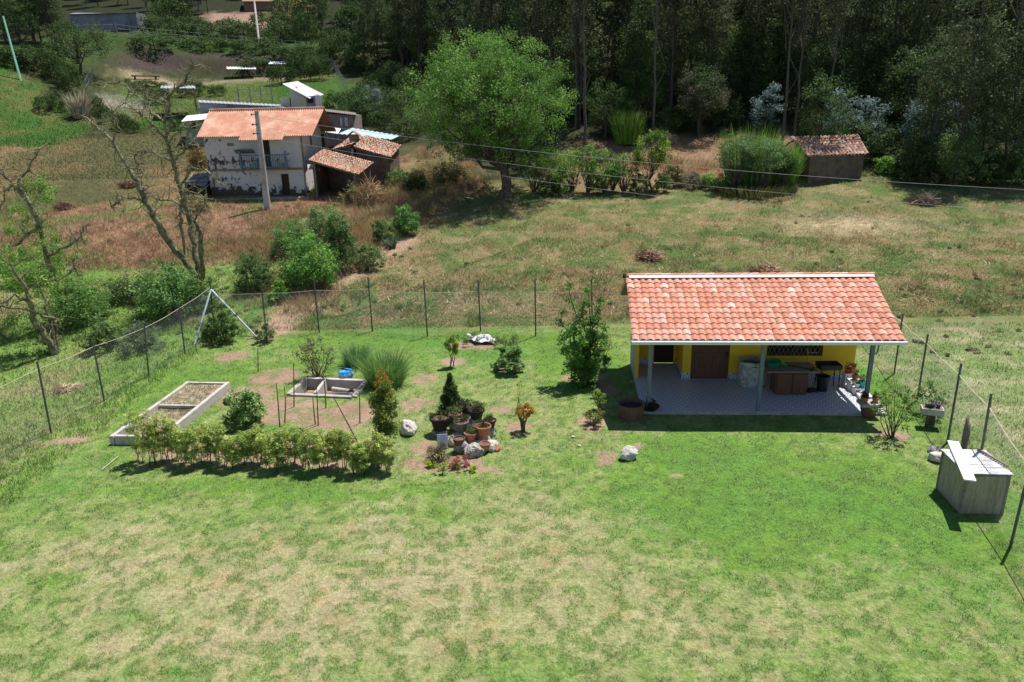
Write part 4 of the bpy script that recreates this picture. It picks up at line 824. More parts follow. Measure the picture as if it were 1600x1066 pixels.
mnews = MAT('printed_sheet', (.75, .74, .78), col2=(.2, .25, .5), s2=6, t2=(.56, .6), var=.05, bump=.2)
V = []; p = P(752, 535); g_ = np.random.default_rng(51); gx, gy = np.meshgrid(np.linspace(-.45, .5, 10), np.linspace(-.4, .4, 8), indexing='ij'); Q = np.stack([p[0]+gx+gy*-.5, p[1]+gy, p[2]+.15+.1*g_.random(gx.shape)+.1*gy], 2)
i, j = np.meshgrid(np.arange(9), np.arange(7), indexing='ij'); i = i.ravel(); j = j.ravel(); f = np.stack([i*8+j, (i+1)*8+j, (i+1)*8+j+1, i*8+j+1], 1); single(MB().add(Q.reshape(-1, 3), f).add(Q.reshape(-1, 3)-[0, 0, .02], f[:, ::-1]), 'plastic_sheet', mnews, 'crumpled white printed sheet lying by the back fence', 'sheet')
shrub('weed_heap', P(738, 536), 'low heap of weeds beneath the white sheet', 'weeds', .3, .7, 16, .16, 30, .06, G_MID, 52, stems=4)
shrub('weed_heap', P(790, 540), 'brown and green weed heap behind the big-leaved bush', 'weeds', .35, .8, 16, .16, 30, .06, [(.15, .12, .06), (.1, .16, .05)], 53, stems=6)
# pot pile
pc = P(730, 700); mp_ = [('grey', mrock), ('white', mrockw)]
stone_l = ['large grey stone at the front foot of the pot pile', 'white stone below the hexagonal pot', 'white stone at the right side of the pot pile', 'pale stone at the left front of the pot pile', 'brown stone at the right tip of the pot pile', 'grey stone at the back of the pot pile', 'dark stone in the centre of the pot pile']
for n_, (px, py, sx, sy, sz, mt) in enumerate([(741, 712, .62, .5, .5, mrock), (748, 702, .4, .4, .35, mrockw), (768, 703, .5, .45, .35, mrockw), (710, 695, .4, .4, .45, mrockw), (777, 704, .3, .25, .2, mclay), (730, 672, .6, .5, .5, mrock), (722, 705, .6, .5, .55, mrock)]):
    rock('pile_stone', P(px, py), stone_l[n_], (sx, sy, sz), mt, 70+n_)
potl = [(688, 678, 'left', .30, .42, mint, .18, 'wide dark bowl pot at the left top of the pot pile', 8, G_DARK, .12), (712, 672, '', .22, .3, mclayd, .3, 'dark clay pot with green plants under the conifer', 8, G_MID, .2), (722, 690, '', .22, .34, MAT('mossy_grey_pot', (.2, .17, .14)), .38, 'grey pot with dry plants in the middle of the pile', 8, G_OLIVE, .18),
        (718, 706, '', .17, .34, mclayd, .12, 'tall dark brown pot at the front of the pile', 0, G_OLIVE, .1), (736, 700, '', .19, .27, mclay, .25, 'terracotta hexagonal pot at the front of the pile', 6, G_MID, .14), (756, 696, '', .23, .36, mclay, .32, 'tallest terracotta pot at the right of the pile', 7, G_DARK, .14), (747, 690, '', .16, .26, mclayd, .3, 'terracotta pot leaning behind the tallest one', 0, G_DARK, .1),
        (758, 708, '', .17, .22, mclay, .1, 'low open terracotta pot above the white stones', 0, G_DARK, .1), (745, 672, '', .26, .3, mblack, .45, 'black pot with a wide grey-green cushion plant', 22, [(.08, .09, .04), (.15, .17, .07), (.2, .2, .1)], .3), (766, 680, '', .2, .26, mblack, .3, 'black pot at the right back of the pile', 6, G_DARK, .12), (729, 662, '', .2, .3, mint, .35, 'dark pot at the very top of the pile', 10, [(.03, .03, .02), (.1, .08, .05)], .2)]
for n_, (px, py, _, r, h_, mt, z, lab, np_, cl, ph) in enumerate(potl):
    p = P(px, py); pot('plant_pot', p+[0, 0, z*.9], r, h_, mt, lab, np_ or None, cl, 60+n_, n=6 if 'hexagonal' in lab or 'leaning' in lab or 'low open' in lab else 16, ph=ph)
    if z > .15: rock('pile_stone', p+[0, 0, -.02], 'stone propping up ' + lab.split(' ', 0)[0].replace('with', 'of'), (r*2.2, r*2.0, z*1.5), mrock, 170+n_, seg=8)
q = MB().box(P(692, 700)+[0, 0, .22], (.32, .03, .42), .1, tilt=-.25); single(q, 'white_tile', MAT('bluish_tile', (.62, .66, .75), rough=.3), 'pale bluish tile leaning at the left of the pot pile', 'tile')
# green tree left of the cottage
def uptree():
    p = P(912, 600); rng = np.random.default_rng(61); t = thing('fruit_tree', p, 'bushy green fruit tree with upright branches left of the cottage', 'tree'); T = MB(); K = MB(); cen = []; k_ = pxm(p[1])
    for tx, ty, dy in [(889, 452, .2), (920, 455, -.1), (878, 490, .3), (936, 465, .1), (905, 500, -.4), (946, 505, .2), (895, 520, -.6), (925, 500, .5), (880, 530, -.2), (940, 540, -.4), (912, 470, .6), (900, 545, -.7), (950, 560, .3), (925, 560, -.6)]:
        tip = W(tx, ty, p[1]+dy); L_ = limb(T, p+[rng.normal()*.05, rng.normal()*.05, -.1], tip, .05, .01, rng, .08, 8, 5, sag=-.0)
        for s_ in range(2, 8):
            for _ in range(3 if s_ < 6 else 2): cen.append(L_[s_]+rng.normal(size=3)*[.15, .15, .14]*(1.4-s_/8))
    clumps(K, np.array(cen), .2, 50, .10, [(.06, .15, .025), (.12, .26, .045), (.2, .38, .08)], rng, .6, .5)
    T.build('trunk', mbark, t); K.build('crown', mleaf, t, colors=True)
uptree()
shrub('bronze_bush', P(942, 560), 'bronze-leaved bush at the shade edge of the cottage', 'bush', 1.0, .35, 16, .14, 26, .06, [(.14, .1, .04), (.2, .16, .06), (.1, .18, .04)], 62, stems=6)
#--PART3--

p = P(160, 737); single(MB().tube([p+[0, 0, .04], P(185, 716)+[0, 0, .06]], .014, 5), 'bamboo_stick', mrope, 'pale thin stick lying in the grass below the raised bed', 'stick')
# ============================================================ OLD WHITE HOUSE
fl = P(331, 307); gz = fl[2]; FY = fl[1]; hx0 = fl[0]; hw = W(479, 300, FY)[0]-hx0; hd = 6.6
ez = W(400, 211, FY-.45)[2]-gz; rzv = W(400, 172, FY+hd*.5)[2]-gz
t = thing('old_farmhouse', (hx0, FY, gz), 'two-storey white farmhouse with peeling plaster and red corrugated roof', 'house'); t['_world'] = 0
def lx(px, py, D): q = W(px, py, D); return q[0]-hx0, q[2]-gz
du0, _ = lx(409, 235, FY); du1, _ = lx(422, 235, FY); _, dz1 = lx(409, 219, FY); _, bz0 = lx(409, 262, FY); dl0, _ = lx(440, 285, FY); dl1, _ = lx(452, 285, FY); _, lz1 = lx(440, 272, FY)
wt = ez+.12
q = lb((0, dl0, 0, .35, -.5, lz1), (dl1, hw, 0, .35, -.5, lz1), (0, hw, 0, .35, lz1, bz0), (0, du0, 0, .35, bz0, dz1), (du1, hw, 0, .35, bz0, dz1), (0, hw, 0, .35, dz1, wt),
       (0, .35, .35, hd, -.5, wt), (.35, hw, hd-.35, hd, -.5, wt))
wy0, wy1 = 2.6, 3.4; wz0, wz1 = 4.0-.35, 4.75-.3
for b in ((.35, wy0, -.5, wt), (wy1, hd-.35, -.5, wt), (wy0, wy1, -.5, wz0), (wy0, wy1, wz1, wt)): q.box((hw-.175, (b[0]+b[1])/2, (b[2]+b[3])/2), (.35, b[1]-b[0], b[3]-b[2]))
for xx in (0, hw-.35): q.add([(xx+a, y, z) for a in (0, .35) for y, z in ((0, wt), (hd, wt), (hd/2, rzv-.12))], [(0, 1, 2), (5, 4, 3)]); q.f.append(np.array([[q.n-6, q.n-3, q.n-2, q.n-5], [q.n-5, q.n-2, q.n-1, q.n-4], [q.n-4, q.n-1, q.n-3, q.n-6]]))
q.build('wall', mpeel, t)
lb((.3, hw-.3, .5, .55, -.5, wt), (hw-.4, hw-.36, .5, hd-.5, 0, wt)).build('interior', mint, t)
d_ = lb((du0, du1, .18, .24, bz0, dz1)).build('door', mdark, t); d_['label'] = 'dark upper door onto the balcony'
d_ = lb((dl0, dl1, .15, .22, -.2, lz1)).build('door', mdark, t); d_['label'] = 'dark ground-floor door'
lb((hw-.1, hw-.02, wy0, wy1, wz0, wz1)).build('window', mgwood, t)
lb((hw-.06, hw+.05, -.04, .12, 0, wt)).build('corner_post', mgwood, t); lb((-.02, hw-.1, -.06, .02, bz0-.22, bz0-.06)).build('floor_beam', mbrick, t)
x0_, _ = lx(307, 211, FY-.5); x1_, _ = lx(488, 211, FY-.5); q = MB(); rzz = rzv+.02
r0_, _ = lx(327, 172, FY+hd/2); r1_, _ = lx(507, 172, FY+hd/2)
gridsheet(q, [(x0_, -.6, ez-.05), (x1_, -.6, ez-.12), (r1_, hd/2, rzz), (r0_, hd/2, rzz)], 52*6+1, 8, .045, 52, .05, None, .03)
e0, _ = lx(373, 214, FY-.9); e1, _ = lx(442, 214, FY-.9)
gridsheet(q, [(e0, -1.15, ez-.33), (e1, -1.15, ez-.36), (e1+.05, -.3, ez+.17), (e0+.05, -.3, ez+.19)], 20*6+1, 3, .045, 20, 0, None, .03)
roof = q.build('roof', mred, t, smooth=True); roof['_world'] = 0
q = MB(); gridsheet(q, [(r1_, hd+.5, ez-.1), (r0_, hd+.5, ez-.1), (r0_, hd/2+.02, rzz), (r1_, hd/2+.02, rzz)], 52*6+1, 4, .045, 52, 0, None, .03); q.build('rear_roof_sheet', mbrick, roof, smooth=True)
q = MB().tube([(r0_, hd/2, rzz+.05), (r1_, hd/2, rzz+.05)], .09, 8); q.build('ridge_cap', mred, roof)
ba, _ = lx(376, 255, FY-.9); bb, _ = lx(449, 255, FY-.9); bf = bz0-.02
bal = lb((ba, bb, -1.0, -.02, bf-.1, bf)).build('balcony', mgwood, t); bal['_world'] = 0
q = lb((ba, bb, -1.02, -.95, bf+1.0, bf+1.08), (ba, bb, -1.0, -.96, bf+.08, bf+.15), (ba, ba+.06, -1, -.05, bf+1.0, bf+1.07), (bb-.06, bb, -1, -.05, bf+1.0, bf+1.07))
nb = 20
for k in range(nb+1): x = ba+(bb-ba)*k/nb; q.box((x, -.98, bf+.55), (.045, .03, 1.0))
q.build('railing', mbluew, bal)
for x in (ba+.05, bb-.05): lb((x-.07, x+.07, -1.07, -.93, bf-.1, bf+1.35)).build('rail_post', mbluew, bal)
q = MB().box((ba+.35, -.75, bf+1.35), (1.5, .7, .06), .0, tilt=-.5); single_p = q.build('awning_board', mbluew, bal)
vx, vz = lx(360, 226, FY); lb((vx-.25, vx+.25, -.02, .02, vz-.12, vz+.12)).build('wall_vent', mgwood, t)
lb((-.6, hw+.4, -1.1, 0, -.5, -.12)).build('doorstep', mconc, t)
# things on the balcony
for k, (o_, m_, l_) in enumerate([(.45, mwhite, 'white bucket at the left end of the farmhouse balcony'), (.85, MAT('pale_green_cloth', (.3, .5, .45)), 'pale green bundle on the farmhouse balcony'), (3.1, MAT('yellow_cloth', (.45, .4, .15)), 'dull yellow bundle at the right end of the balcony')]):
    q = MB().lathe((hx0+ba+o_, FY-.55, gz+bf), [(0, 0), (.15, 0), (.2, .35), (.17, .4), (0, .38)], 12); single(q, 'balcony_bundle', m_, l_, 'bundle')
def lean(name, label, quad, cl, rw, seed, mat=mtileo, wallm=madobe, front=True, pl=[(.42, .21, .14), (.46, .27, .19), (.38, .18, .12), (.50, .35, .27), (.44, .32, .25)], jit=.14, am=.06):
    qd = [W(px, py, D) for px, py, D in quad]; gb = G(*(sum(qd)/4)[:2]); t = thing(name, [gb[0], gb[1], gb[2]], label, 'shed')
    q = MB(); rg = np.random.default_rng(seed); tileroof(q, qd, cl, rw, rg, pl, jit=jit, lift=.03, sag=.12, r=am); q.build('roof', mat, t, colors=True)
    q = MB(); c = sum(qd)/4; ins = [c+(p_-c)*.93-[0, 0, .1] for p_ in qd]; q.slab([p_+[0, 0, .0] for p_ in ins], .06); q.build('roof_deck', mgwood, t)
    q = MB(); ii = [c+(p_-c)*.88-[0, 0, .18] for p_ in qd]
    for a, b in ((1, 2), (2, 3), (3, 0)) + (((0, 1),) if front else ()):
        A, B = ii[a], ii[b]; za = float(hz(*A[:2]))-.4; zb = float(hz(*B[:2]))-.4; dd = (B-A)[:2]; nn = np.array([-dd[1], dd[0], 0])/np.linalg.norm(dd)*.25
        V = [(A[0], A[1], za), (B[0], B[1], zb), B, A]; V = np.array(V, float); q.add(np.concatenate([V, V+nn]), [(0, 1, 2, 3), (7, 6, 5, 4), (0, 4, 5, 1), (1, 5, 6, 2), (2, 6, 7, 3), (3, 7, 4, 0)])
    q.build('wall', wallm, t)
    if not front:
        for f_ in (.05, .95):
            A = ii[0]*(1-f_)+ii[1]*f_; MB().tube([[A[0], A[1], float(hz(*A[:2]))-.3], A+[0, 0, .05]], .07, 6).build('post', mwood, t)
    return t, qd
lean('tiled_lean_to', 'open-fronted lean-to with old clay tile roof against the farmhouse', [(481, 250, 59.6), (560, 273, 57.5), (584, 254, 60.5), (505, 233, 63)], 26, 11, 1, front=False)
s2, _ = lean('tiled_outhouse', 'mud outhouse with sagging clay tile roof behind the lean-to', [(551, 229, 63.5), (611, 246, 62.5), (627, 227, 66), (573, 211, 67)], 16, 10, 2)
lean('tiled_annex', 'narrow old tile roof between the farmhouse and the outhouse', [(518, 234, 64.4), (548, 226, 64), (573, 212, 67.2), (545, 216, 67.6)], 8, 8, 3)
p = W(553, 213, 65.5); q = MB().box(p-[0, 0, .5], (.7, .7, 1.3)); t = thing('chimney_hut', p-[0, 0, 1.1], 'little tiled chimney cap above the outhouse roofs', 'chimney'); q.build('stack', mbrick, t); q = MB()
for s_ in (-1, 1): q.slab([p+[-.5, -.5*1, .1]] if 0 else [p+[s_*.55, -.5, .08], p+[s_*.55, .5, .08], p+[0, .5, .45], p+[0, -.5, .45]][::s_], .05)
q.build('cap', mclay, t)
p = W(470, 262, FY-1.2); q = MB().slab([W(481, 264, FY-.3), W(500, 266, FY-.3), W(497, 257, FY+.2), W(480, 257, FY+.2)], .04); single(q, 'tin_awning', mtin, 'small tin awning at the corner of the farmhouse', 'awning')
# tin shed at the left of the farmhouse
qd = [W(288, 285, 59.5), W(322, 291, 59), W(330, 270, 61.5), W(300, 272, 62)]; g0_ = G(*qd[0][:2]); t = thing('tin_shed', g0_, 'low dark shed with scrap tin roof left of the farmhouse', 'shed')
MB().slab(qd, .06).build('roof', MAT('rusty_tin', (.12, .11, .11), col2=(.3, .28, .26), s2=1.5), t); q = MB(); c = sum(qd)/4; cc_ = G(c[0], c[1]); q.box((c[0], c[1]+.1, cc_[2]+.3), (1.6, 1.9, c[2]-cc_[2]+.2)); q.build('wall', mdark, t)
for k_ in (0, 1): A = qd[k_]+(c-qd[k_])*.1; MB().tube([[A[0], A[1], float(hz(*A[:2]))-.3], A], .05, 6).build('post', mwood, t)
# ---- buildings behind the farmhouse
def bld(name, label, x0, x1, D0, D1, rt0, rt1, wallm, roofq, roofm, wins=(), base=-1.5, cor=True):
    a = W(x0, rt0, D0); b = W(x1, rt1, D0); gz_ = float(hz((a[0]+b[0])/2, D0)); t = thing(name, ((a[0]+b[0])/2, D0, gz_), label, 'building')
    V = []
    for D in (D0, D1):
        for P_ in (a, b):
            for zz in (gz_+base, P_[2]): V.append((P_[0], D, zz))
    MB().add(V, [(0, 2, 3, 1), (2, 6, 7, 3), (6, 4, 5, 7), (4, 0, 1, 5), (1, 3, 7, 5)]).build('wall', wallm, t)
    if roofq is not None:
        qd = [W(*r) for r in roofq]; q = MB()
        if cor: gridsheet(q, qd, 121, 3, .03, 20, 0, None, .03)
        else: q.slab(qd, .12)
        q.build('roof', roofm, t, smooth=cor)
    for (wx0, wy0, wx1, wy1, m_) in wins:
        A = W(wx0, wy0, D0); B = W(wx1, wy1, D0); MB().box(((A[0]+B[0])/2, D0-.02, (A[2]+B[2])/2), (B[0]-A[0], .08, A[2]-B[2])).build('window', m_, t)
    return t
bld('stair_tower', 'cream tower with white sloping tin roof behind the red roof', 452, 478, 83.5, 87, 137, 153, mcream, [(441, 131, 83), (484, 154, 83), (506, 148, 87.5), (465, 127, 87.5)], mtinw)
bld('stepped_wall_block', 'low cream block stepped against the tower', 438, 452, 83.5, 87, 153, 153, mcream, None, None)
bld('brick_annex', 'grey brick block under the white sloping roof', 478.5, 492, 83.6, 86.5, 152, 149, mgwall, None, None, [(481, 154, 490, 161, mint)])
bld('long_shed', 'long low grey shed with tin roof edge behind the farmhouse', 312, 438, 81, 85, 160, 166, mgwall, [(310, 160, 80.6), (439, 167, 80.6), (439, 163.5, 85.5), (310, 156.5, 85.5)], mtin)
bld('green_house', 'low grey-green building with pale flat roof at the left of the red roof', 288, 324, 75.5, 79, 190, 187, MAT('grey_green_wall', (.26, .28, .22)), [(283, 190, 75), (326, 186, 75), (328, 177, 80), (292, 181, 80)], mtinw, [(297, 193, 306, 201, mint)])
bld('brick_house', 'pinkish brick building with thin tin roof right of the red roof', 503, 551, 74.5, 79, 177, 181, MAT('pink_brick', (.30, .23, .21), col2=(.2, .16, .15), s2=2), [(492, 172, 73.8), (557, 180, 73.8), (556, 176, 80), (496, 169, 80)], mgwood, [(531, 184, 536, 197, mtin), (538, 184, 544, 197, mtin)])
def canopy(name, label, quad, mat, pm=mwood, cat='shelter'):
    qd = [W(*r) for r in quad]; c = sum(qd)/4; g = G(*c[:2]); t = thing(name, g, label, cat); q = MB(); gridsheet(q, qd, 61, 3, .03, 10, 0, None, .03); q.build('roof', mat, t, smooth=True)
    for p_ in qd: A = c+(p_-c)*.9; MB().tube([[A[0], A[1], float(hz(*A[:2]))-.3], A-[0, 0, .04]], .06, 6).build('post', pm, t)
    return t
canopy('tin_canopy', 'small pale tin canopy between the brick house and farmhouse', [(507, 206, 70), (528, 209, 70), (533, 201, 72), (508, 198, 72)], mtinw)
canopy('blue_roof_shed', 'long pale blue tin roof behind the outhouse', [(528, 209, 69), (612, 218, 69), (625, 212, 73), (550, 200, 73)], MAT('pale_blue_tin', (.42, .55, .62), rough=.5, var=.15))
canopy('green_canopy', 'thin green-edged canopy roof over a dark shelter in the far field', [(250, 138, 88), (306, 138, 88), (304, 134, 92), (252, 134, 92)], mtin)
canopy('far_shelter', 'little grey tin shelter at the foot of the earth bank', [(419, 100, 118), (450, 100, 118), (455, 96, 121), (422, 96, 121)], mtinw)
canopy('far_table_roof', 'low pale tin roof standing in the far field', [(354, 108, 117), (400, 108, 117), (400, 104.5, 120), (354, 104.5, 120)], mtinw)
t = thing('field_bench', P(225, 128), 'long low log bench in the far green field', 'bench'); a = P(207, 125)+[0, 0, .5]; b = P(250, 125)+[0, 0, .5]; MB().tube([a, b], .13, 6).build('seat', mbark, t)
for f_ in (.1, .85): c = a*(1-f_)+b*f_; MB().tube([c-[0, 0, .8], c], .14, 6).build('leg', mbark, t)
p = W(108, 45, 150)
bld('grey_warehouse', 'grey block building at the edge of the far wood', 108, 212, 152, 164, 22, 19, mgwall, [(107, 22, 151.5), (213, 19, 151.5), (219, 21, 165), (118, 20, 165)], mgwall, base=-2.5, cor=False)
bld('brick_cottage_far', 'small red-brown building at the upper edge of the photo', 380, 425, 176, 184, 2, 2, mbrick, [(378, 2, 175), (427, 2, 175), (430, -6, 186), (380, -6, 186)], mbrick, cor=False)
# ============================================================ UTILITY POLES AND CABLES
pb = P(418, 327); th = hrow(pb, 174)
t = thing('utility_pole', pb, 'tall tapering concrete utility pole in front of the farmhouse', 'utility pole')
tp_ = W(401, 174, pb[1]); tpv = np.array([tp_[0], pb[1], pb[2]+th]); MB().tube([pb-[0, 0, .4], (pb*.6+tpv*.4), tpv], [.26, .22, .15], 10).build('pole', mpoleC, t, smooth=True)
for f_ in (.97, .87, .78): c = pb*(1-f_)+tpv*f_; q = MB().tube([c+[-.35, -.2, 0], c+[.1, -.2, 0]], .03, 5); q.build('bracket', mpost, t); MB().lathe(c+[-.33, -.2, 0], [(0, -.08), (.06, -.07), (.07, .05), (0, .08)], 8).build('insulator', mclay, t)
def cable(label, pts, r=.011):
    P3 = [W(*q) for q in pts]; P3 = np.array(P3); tt = np.linspace(0, 1, len(P3)); out = []
    xs = P3[:, 0]; co = np.polyfit(xs, P3[:, 2], 2); cy = np.polyfit(xs, P3[:, 1], 1); X = np.linspace(xs[0], xs[-1], 60)
    single(MB().tube(np.stack([X, np.polyval(cy, X), np.polyval(co, X)], 1), r, 5, caps=False), 'power_cable', mcable, label, 'cable')
cable('highest power cable sagging past the big tree toward the tiled hut', [(403, 181, 56.2), (635, 217, 53), (960, 247, 50), (1160, 267, 48), (1600, 297, 44), (1800, 306, 42)])
cable('middle power cable crossing the meadow', [(406, 198, 56.2), (780, 256, 52), (960, 275, 50), (1210, 298, 47), (1600, 330, 43), (1800, 343, 41)])
cable('lowest power cable crossing the meadow', [(409, 214, 56.2), (740, 269, 52), (960, 297, 50), (1210, 326, 47), (1600, 361, 43), (1800, 376, 41)])
for (bx_, by_, ty, r, lab, m_) in [(405, 68, -25, .18, 'far pale utility pole above the terraced fields', mpoleC), (33, 126, 25, .13, 'thin green pole at the top of the grassy mound', MAT('green_paint_pole', (.12, .3, .22)))]:
    p = P(bx_, by_); h_ = hrow(p, ty); single(MB().tube([p-[0, 0, .5], p+[-.5 if bx_ < 100 else 0, 0, h_]], [r, r*.7], 8), 'utility_pole', m_, lab, 'utility pole', smooth=True)
# far fences of pale concrete posts
def postfence(label, pxs, ph, wires=3, m_=mconcw, r=.08, nm='post_and_wire_fence'):
    ps = [P(*q) for q in pxs]; t = thing(nm, ps[0], label, 'fence')
    for p_ in ps: MB().tube([p_-[0, 0, .3], p_+[0, 0, ph]], r, 4).build('post', m_, t)
    q = MB()
    for a, b in zip(ps[:-1], ps[1:]):
        for w_ in range(wires): z = ph*(.3+.6*w_/max(wires-1, 1)); q.tube([a+[0, 0, z], b+[0, 0, z]], .012, 3, caps=False)
    q.build('wire', mwire, t)
postfence('pale post fence along the top of the far earth bank', [(184+21.5*k, 58+1.9*k-(.06*(k-7)**2 if k > 6 else 0)*0) for k in range(15)], 1.9)
postfence('pale post fence running down the right side of the far field', [(510+2.3*k, 88+4.3*k) for k in range(15)], 1.6, r=.05)
postfence('short row of pale posts behind the long shed', [(374, 162), (392, 161), (409, 160), (426, 160)], 1.9)
postfence('white picket fence beside the mound', [(134+1.7*k, 143-3.0*k) for k in range(9)], 1.3, 2, r=.05)
postfence('dark post fence below the grey block building', [(112, 58), (128, 56), (145, 55), (163, 54), (180, 53)], 1.5, 2, mgwood, .07)
# ============================================================ TILED HUT AT THE WOOD
lean('tiled_hut', 'small dark adobe hut with pale clay tiles at the edge of the wood', [(1262, 244, 60.4), (1358, 240.5, 61.4), (1342, 211, 64.2), (1235, 214, 63.6)], 17, 8, 5, mat=mtile, pl=[(.36, .19, .14), (.42, .26, .20), (.32, .16, .12), (.48, .36, .31)], jit=.05, am=.11)
# ============================================================ TREES
t = tree('broad_tree', P(790, 307), 'big broad bright green tree in the middle of the meadow', 'tree', 11.6, 6.1, 4.7, 560, .8, 110, .16, .42, [(.05, .13, .02), (.10, .24, .035), (.17, .32, .06), (.23, .37, .10)], 71, zc=7.0, lean=(-1.0, .3), fork=.3, nlimb=90, low=-.85, ry=6, inner=.25, hang=.2)
K = MB(); g_ = np.random.default_rng(72); cen = np.array([-1.2, 0, 7.2])+ellip(g_, 90, 6.6, 6.0, 5.0, .93, -.2); clumps(K, cen, .5, 34, .17, [(.10, .22, .03), (.2, .32, .08)], g_)
for c in cen[::2]: K.tube([c*.8+np.array([-.2, 0, 1.4]), c+[0, 0, .25]], [.03, .01], 3, (.12, .1, .06), caps=False)
t['_world'] = 0; K.build('outer_twigs', mleaf, t, colors=True); del t['_world']
K = MB(); clumps(K, np.array([-3.4, -.3, 3.8])+ellip(g_, 26, 2.4, 1.6, 1.2, .1), .5, 50, .17, [(.06, .14, .02), (.13, .26, .04)], g_); clumps(K, np.array([3.2, 0, 3.0])+ellip(g_, 40, 2.4, 1.8, 1.7, .1), .55, 50, .17, [(.06, .14, .02), (.13, .26, .04)], g_)
t['_world'] = 0; K.build('low_boughs', mleaf, t, colors=True); del t['_world']
S = shrub
def bush(px, py, wpx, hpx, label, cols, seed, leaf=.13, name='bush', cat='bush', dens=1.0, stems=7, **kw):
    p = P(px, py); k = pxm(p[1]); r = wpx/2/k; h = hpx/k*1.02; n = int(min(220, max(20, 40*r*h*dens))); cols = [tuple(min(c*1.3, .6) for c in q) for q in cols]
    return shrub(name, p, label, cat, h, r, n, max(.26*min(r, h), .14), 24, leaf*.95, cols, seed, stems=stems, skirt=True, **kw)
LB = [(958, 300, 30, 40, 'small filler shrub between the hedge row shrubs', G_MID), (1000, 302, 34, 34, 'low leafy shrub at the foot of the yellow-topped tree', G_MID), (875, 302, 34, 38, 'low pale shrub in the hedge row near the big tree', G_BRIGHT), (1036, 300, 30, 30, 'low green shrub just right of the yellow-topped tree', G_MID), (932, 303, 30, 36, 'low dark shrub under the taller light one', G_MID), (835, 300, 60, 62, 'rounded green bush just right of the big tree trunk', G_MID), (893, 300, 50, 60, 'leafy shrub at the left of the meadow hedge row', G_BRIGHT), (918, 302, 36, 70, 'taller light green shrub in the meadow hedge row', [(.07, .15, .03), (.15, .27, .06)]), (945, 304, 44, 62, 'bright topped shrub in the middle of the hedge row', G_BRIGHT), (974, 302, 38, 58, 'dark narrow shrub left of the yellow-topped tree', G_MID),
      (1052, 288, 44, 26, 'low dry brown-green shrub right of the yellow-topped tree', G_OLIVE), (1080, 292, 50, 26, 'low grey shrub before the tall grass clump', [(.12, .12, .07), (.2, .18, .12)]), (1110, 294, 44, 22, 'low bright weeds at the foot of the tall grass clump', G_BRIGHT), (860, 304, 40, 30, 'low dark shrub under the right side of the big tree', G_DARK)]
for n_, (px, py, w_, h_, lab, c_) in enumerate(LB):
    if h_ < 40: bush(px, py, w_, h_, lab, c_, 300+n_, leaf=.14); continue
    p = P(px, py); k = pxm(p[1]); shrub('shrub', p, lab, 'bush', h_*1.12/k, w_/2/k*1.15, 60, .34, 16, .14, [tuple(c*1.3 for c in q) for q in c_], 300+n_, z0=h_*.28/k, stems=26, sr=.035)
tree('small_tree', P(1017, 300), 'small round tree with yellow-green top in the hedge row', 'tree', 4.8, 1.5, 1.6, 80, .4, 60, .15, .10, [(.06, .13, .02), (.13, .24, .04), (.3, .38, .06)], 81, fork=.3, nlimb=40)
for n_, (px, py, w_, h_, lab, c_) in enumerate([(1148, 298, 64, 86, 'wide leafy bush in the tall grass clump', [(.10, .18, .06), (.2, .3, .12)]), (1188, 300, 66, 84, 'tallest leafy bush in the tall grass clump', [(.12, .22, .07), (.22, .34, .13)]), (1222, 296, 36, 60, 'dark bush beside the tiled hut', [(.06, .12, .03), (.14, .24, .05)])]): p = P(px, py); k = pxm(p[1]); shrub('bush', p, lab, 'bush', h_/k, w_/2/k*1.1, 90, .42, 30, .13, c_, 320+n_, z0=h_*.35/k, stems=34, sr=.04)
G_GR = [(.12, .26, .04), (.22, .40, .06), (.35, .48, .12)]
tuft('tall_grass', P(1170, 288), 'tall bright green grass clump left of the tiled hut', 'tall grass', 1500, 4.7, 2.3, .045, [(.10, .22, .04), (.18, .34, .06), (.32, .44, .12)], 91, base=.8, lean=.5)
tuft('tall_grass', P(1224, 292), 'bright reedy grass against the hut wall', 'tall grass', 1500, 3.6, 1.5, .045, G_GR, 92, base=.6)
tuft('tall_grass', P(980, 225), 'bright upright grass clump at the edge of the dark wood', 'tall grass', 900, 3.2, 1.8, .09, G_GR, 93, base=.6)
tuft('dark_grass', P(1180, 302), 'dark grass skirt under the tall grass clump', 'grass clump', 1500, .9, 3.0, .05, G_OLIVE, 94, base=1.0, lean=.25)
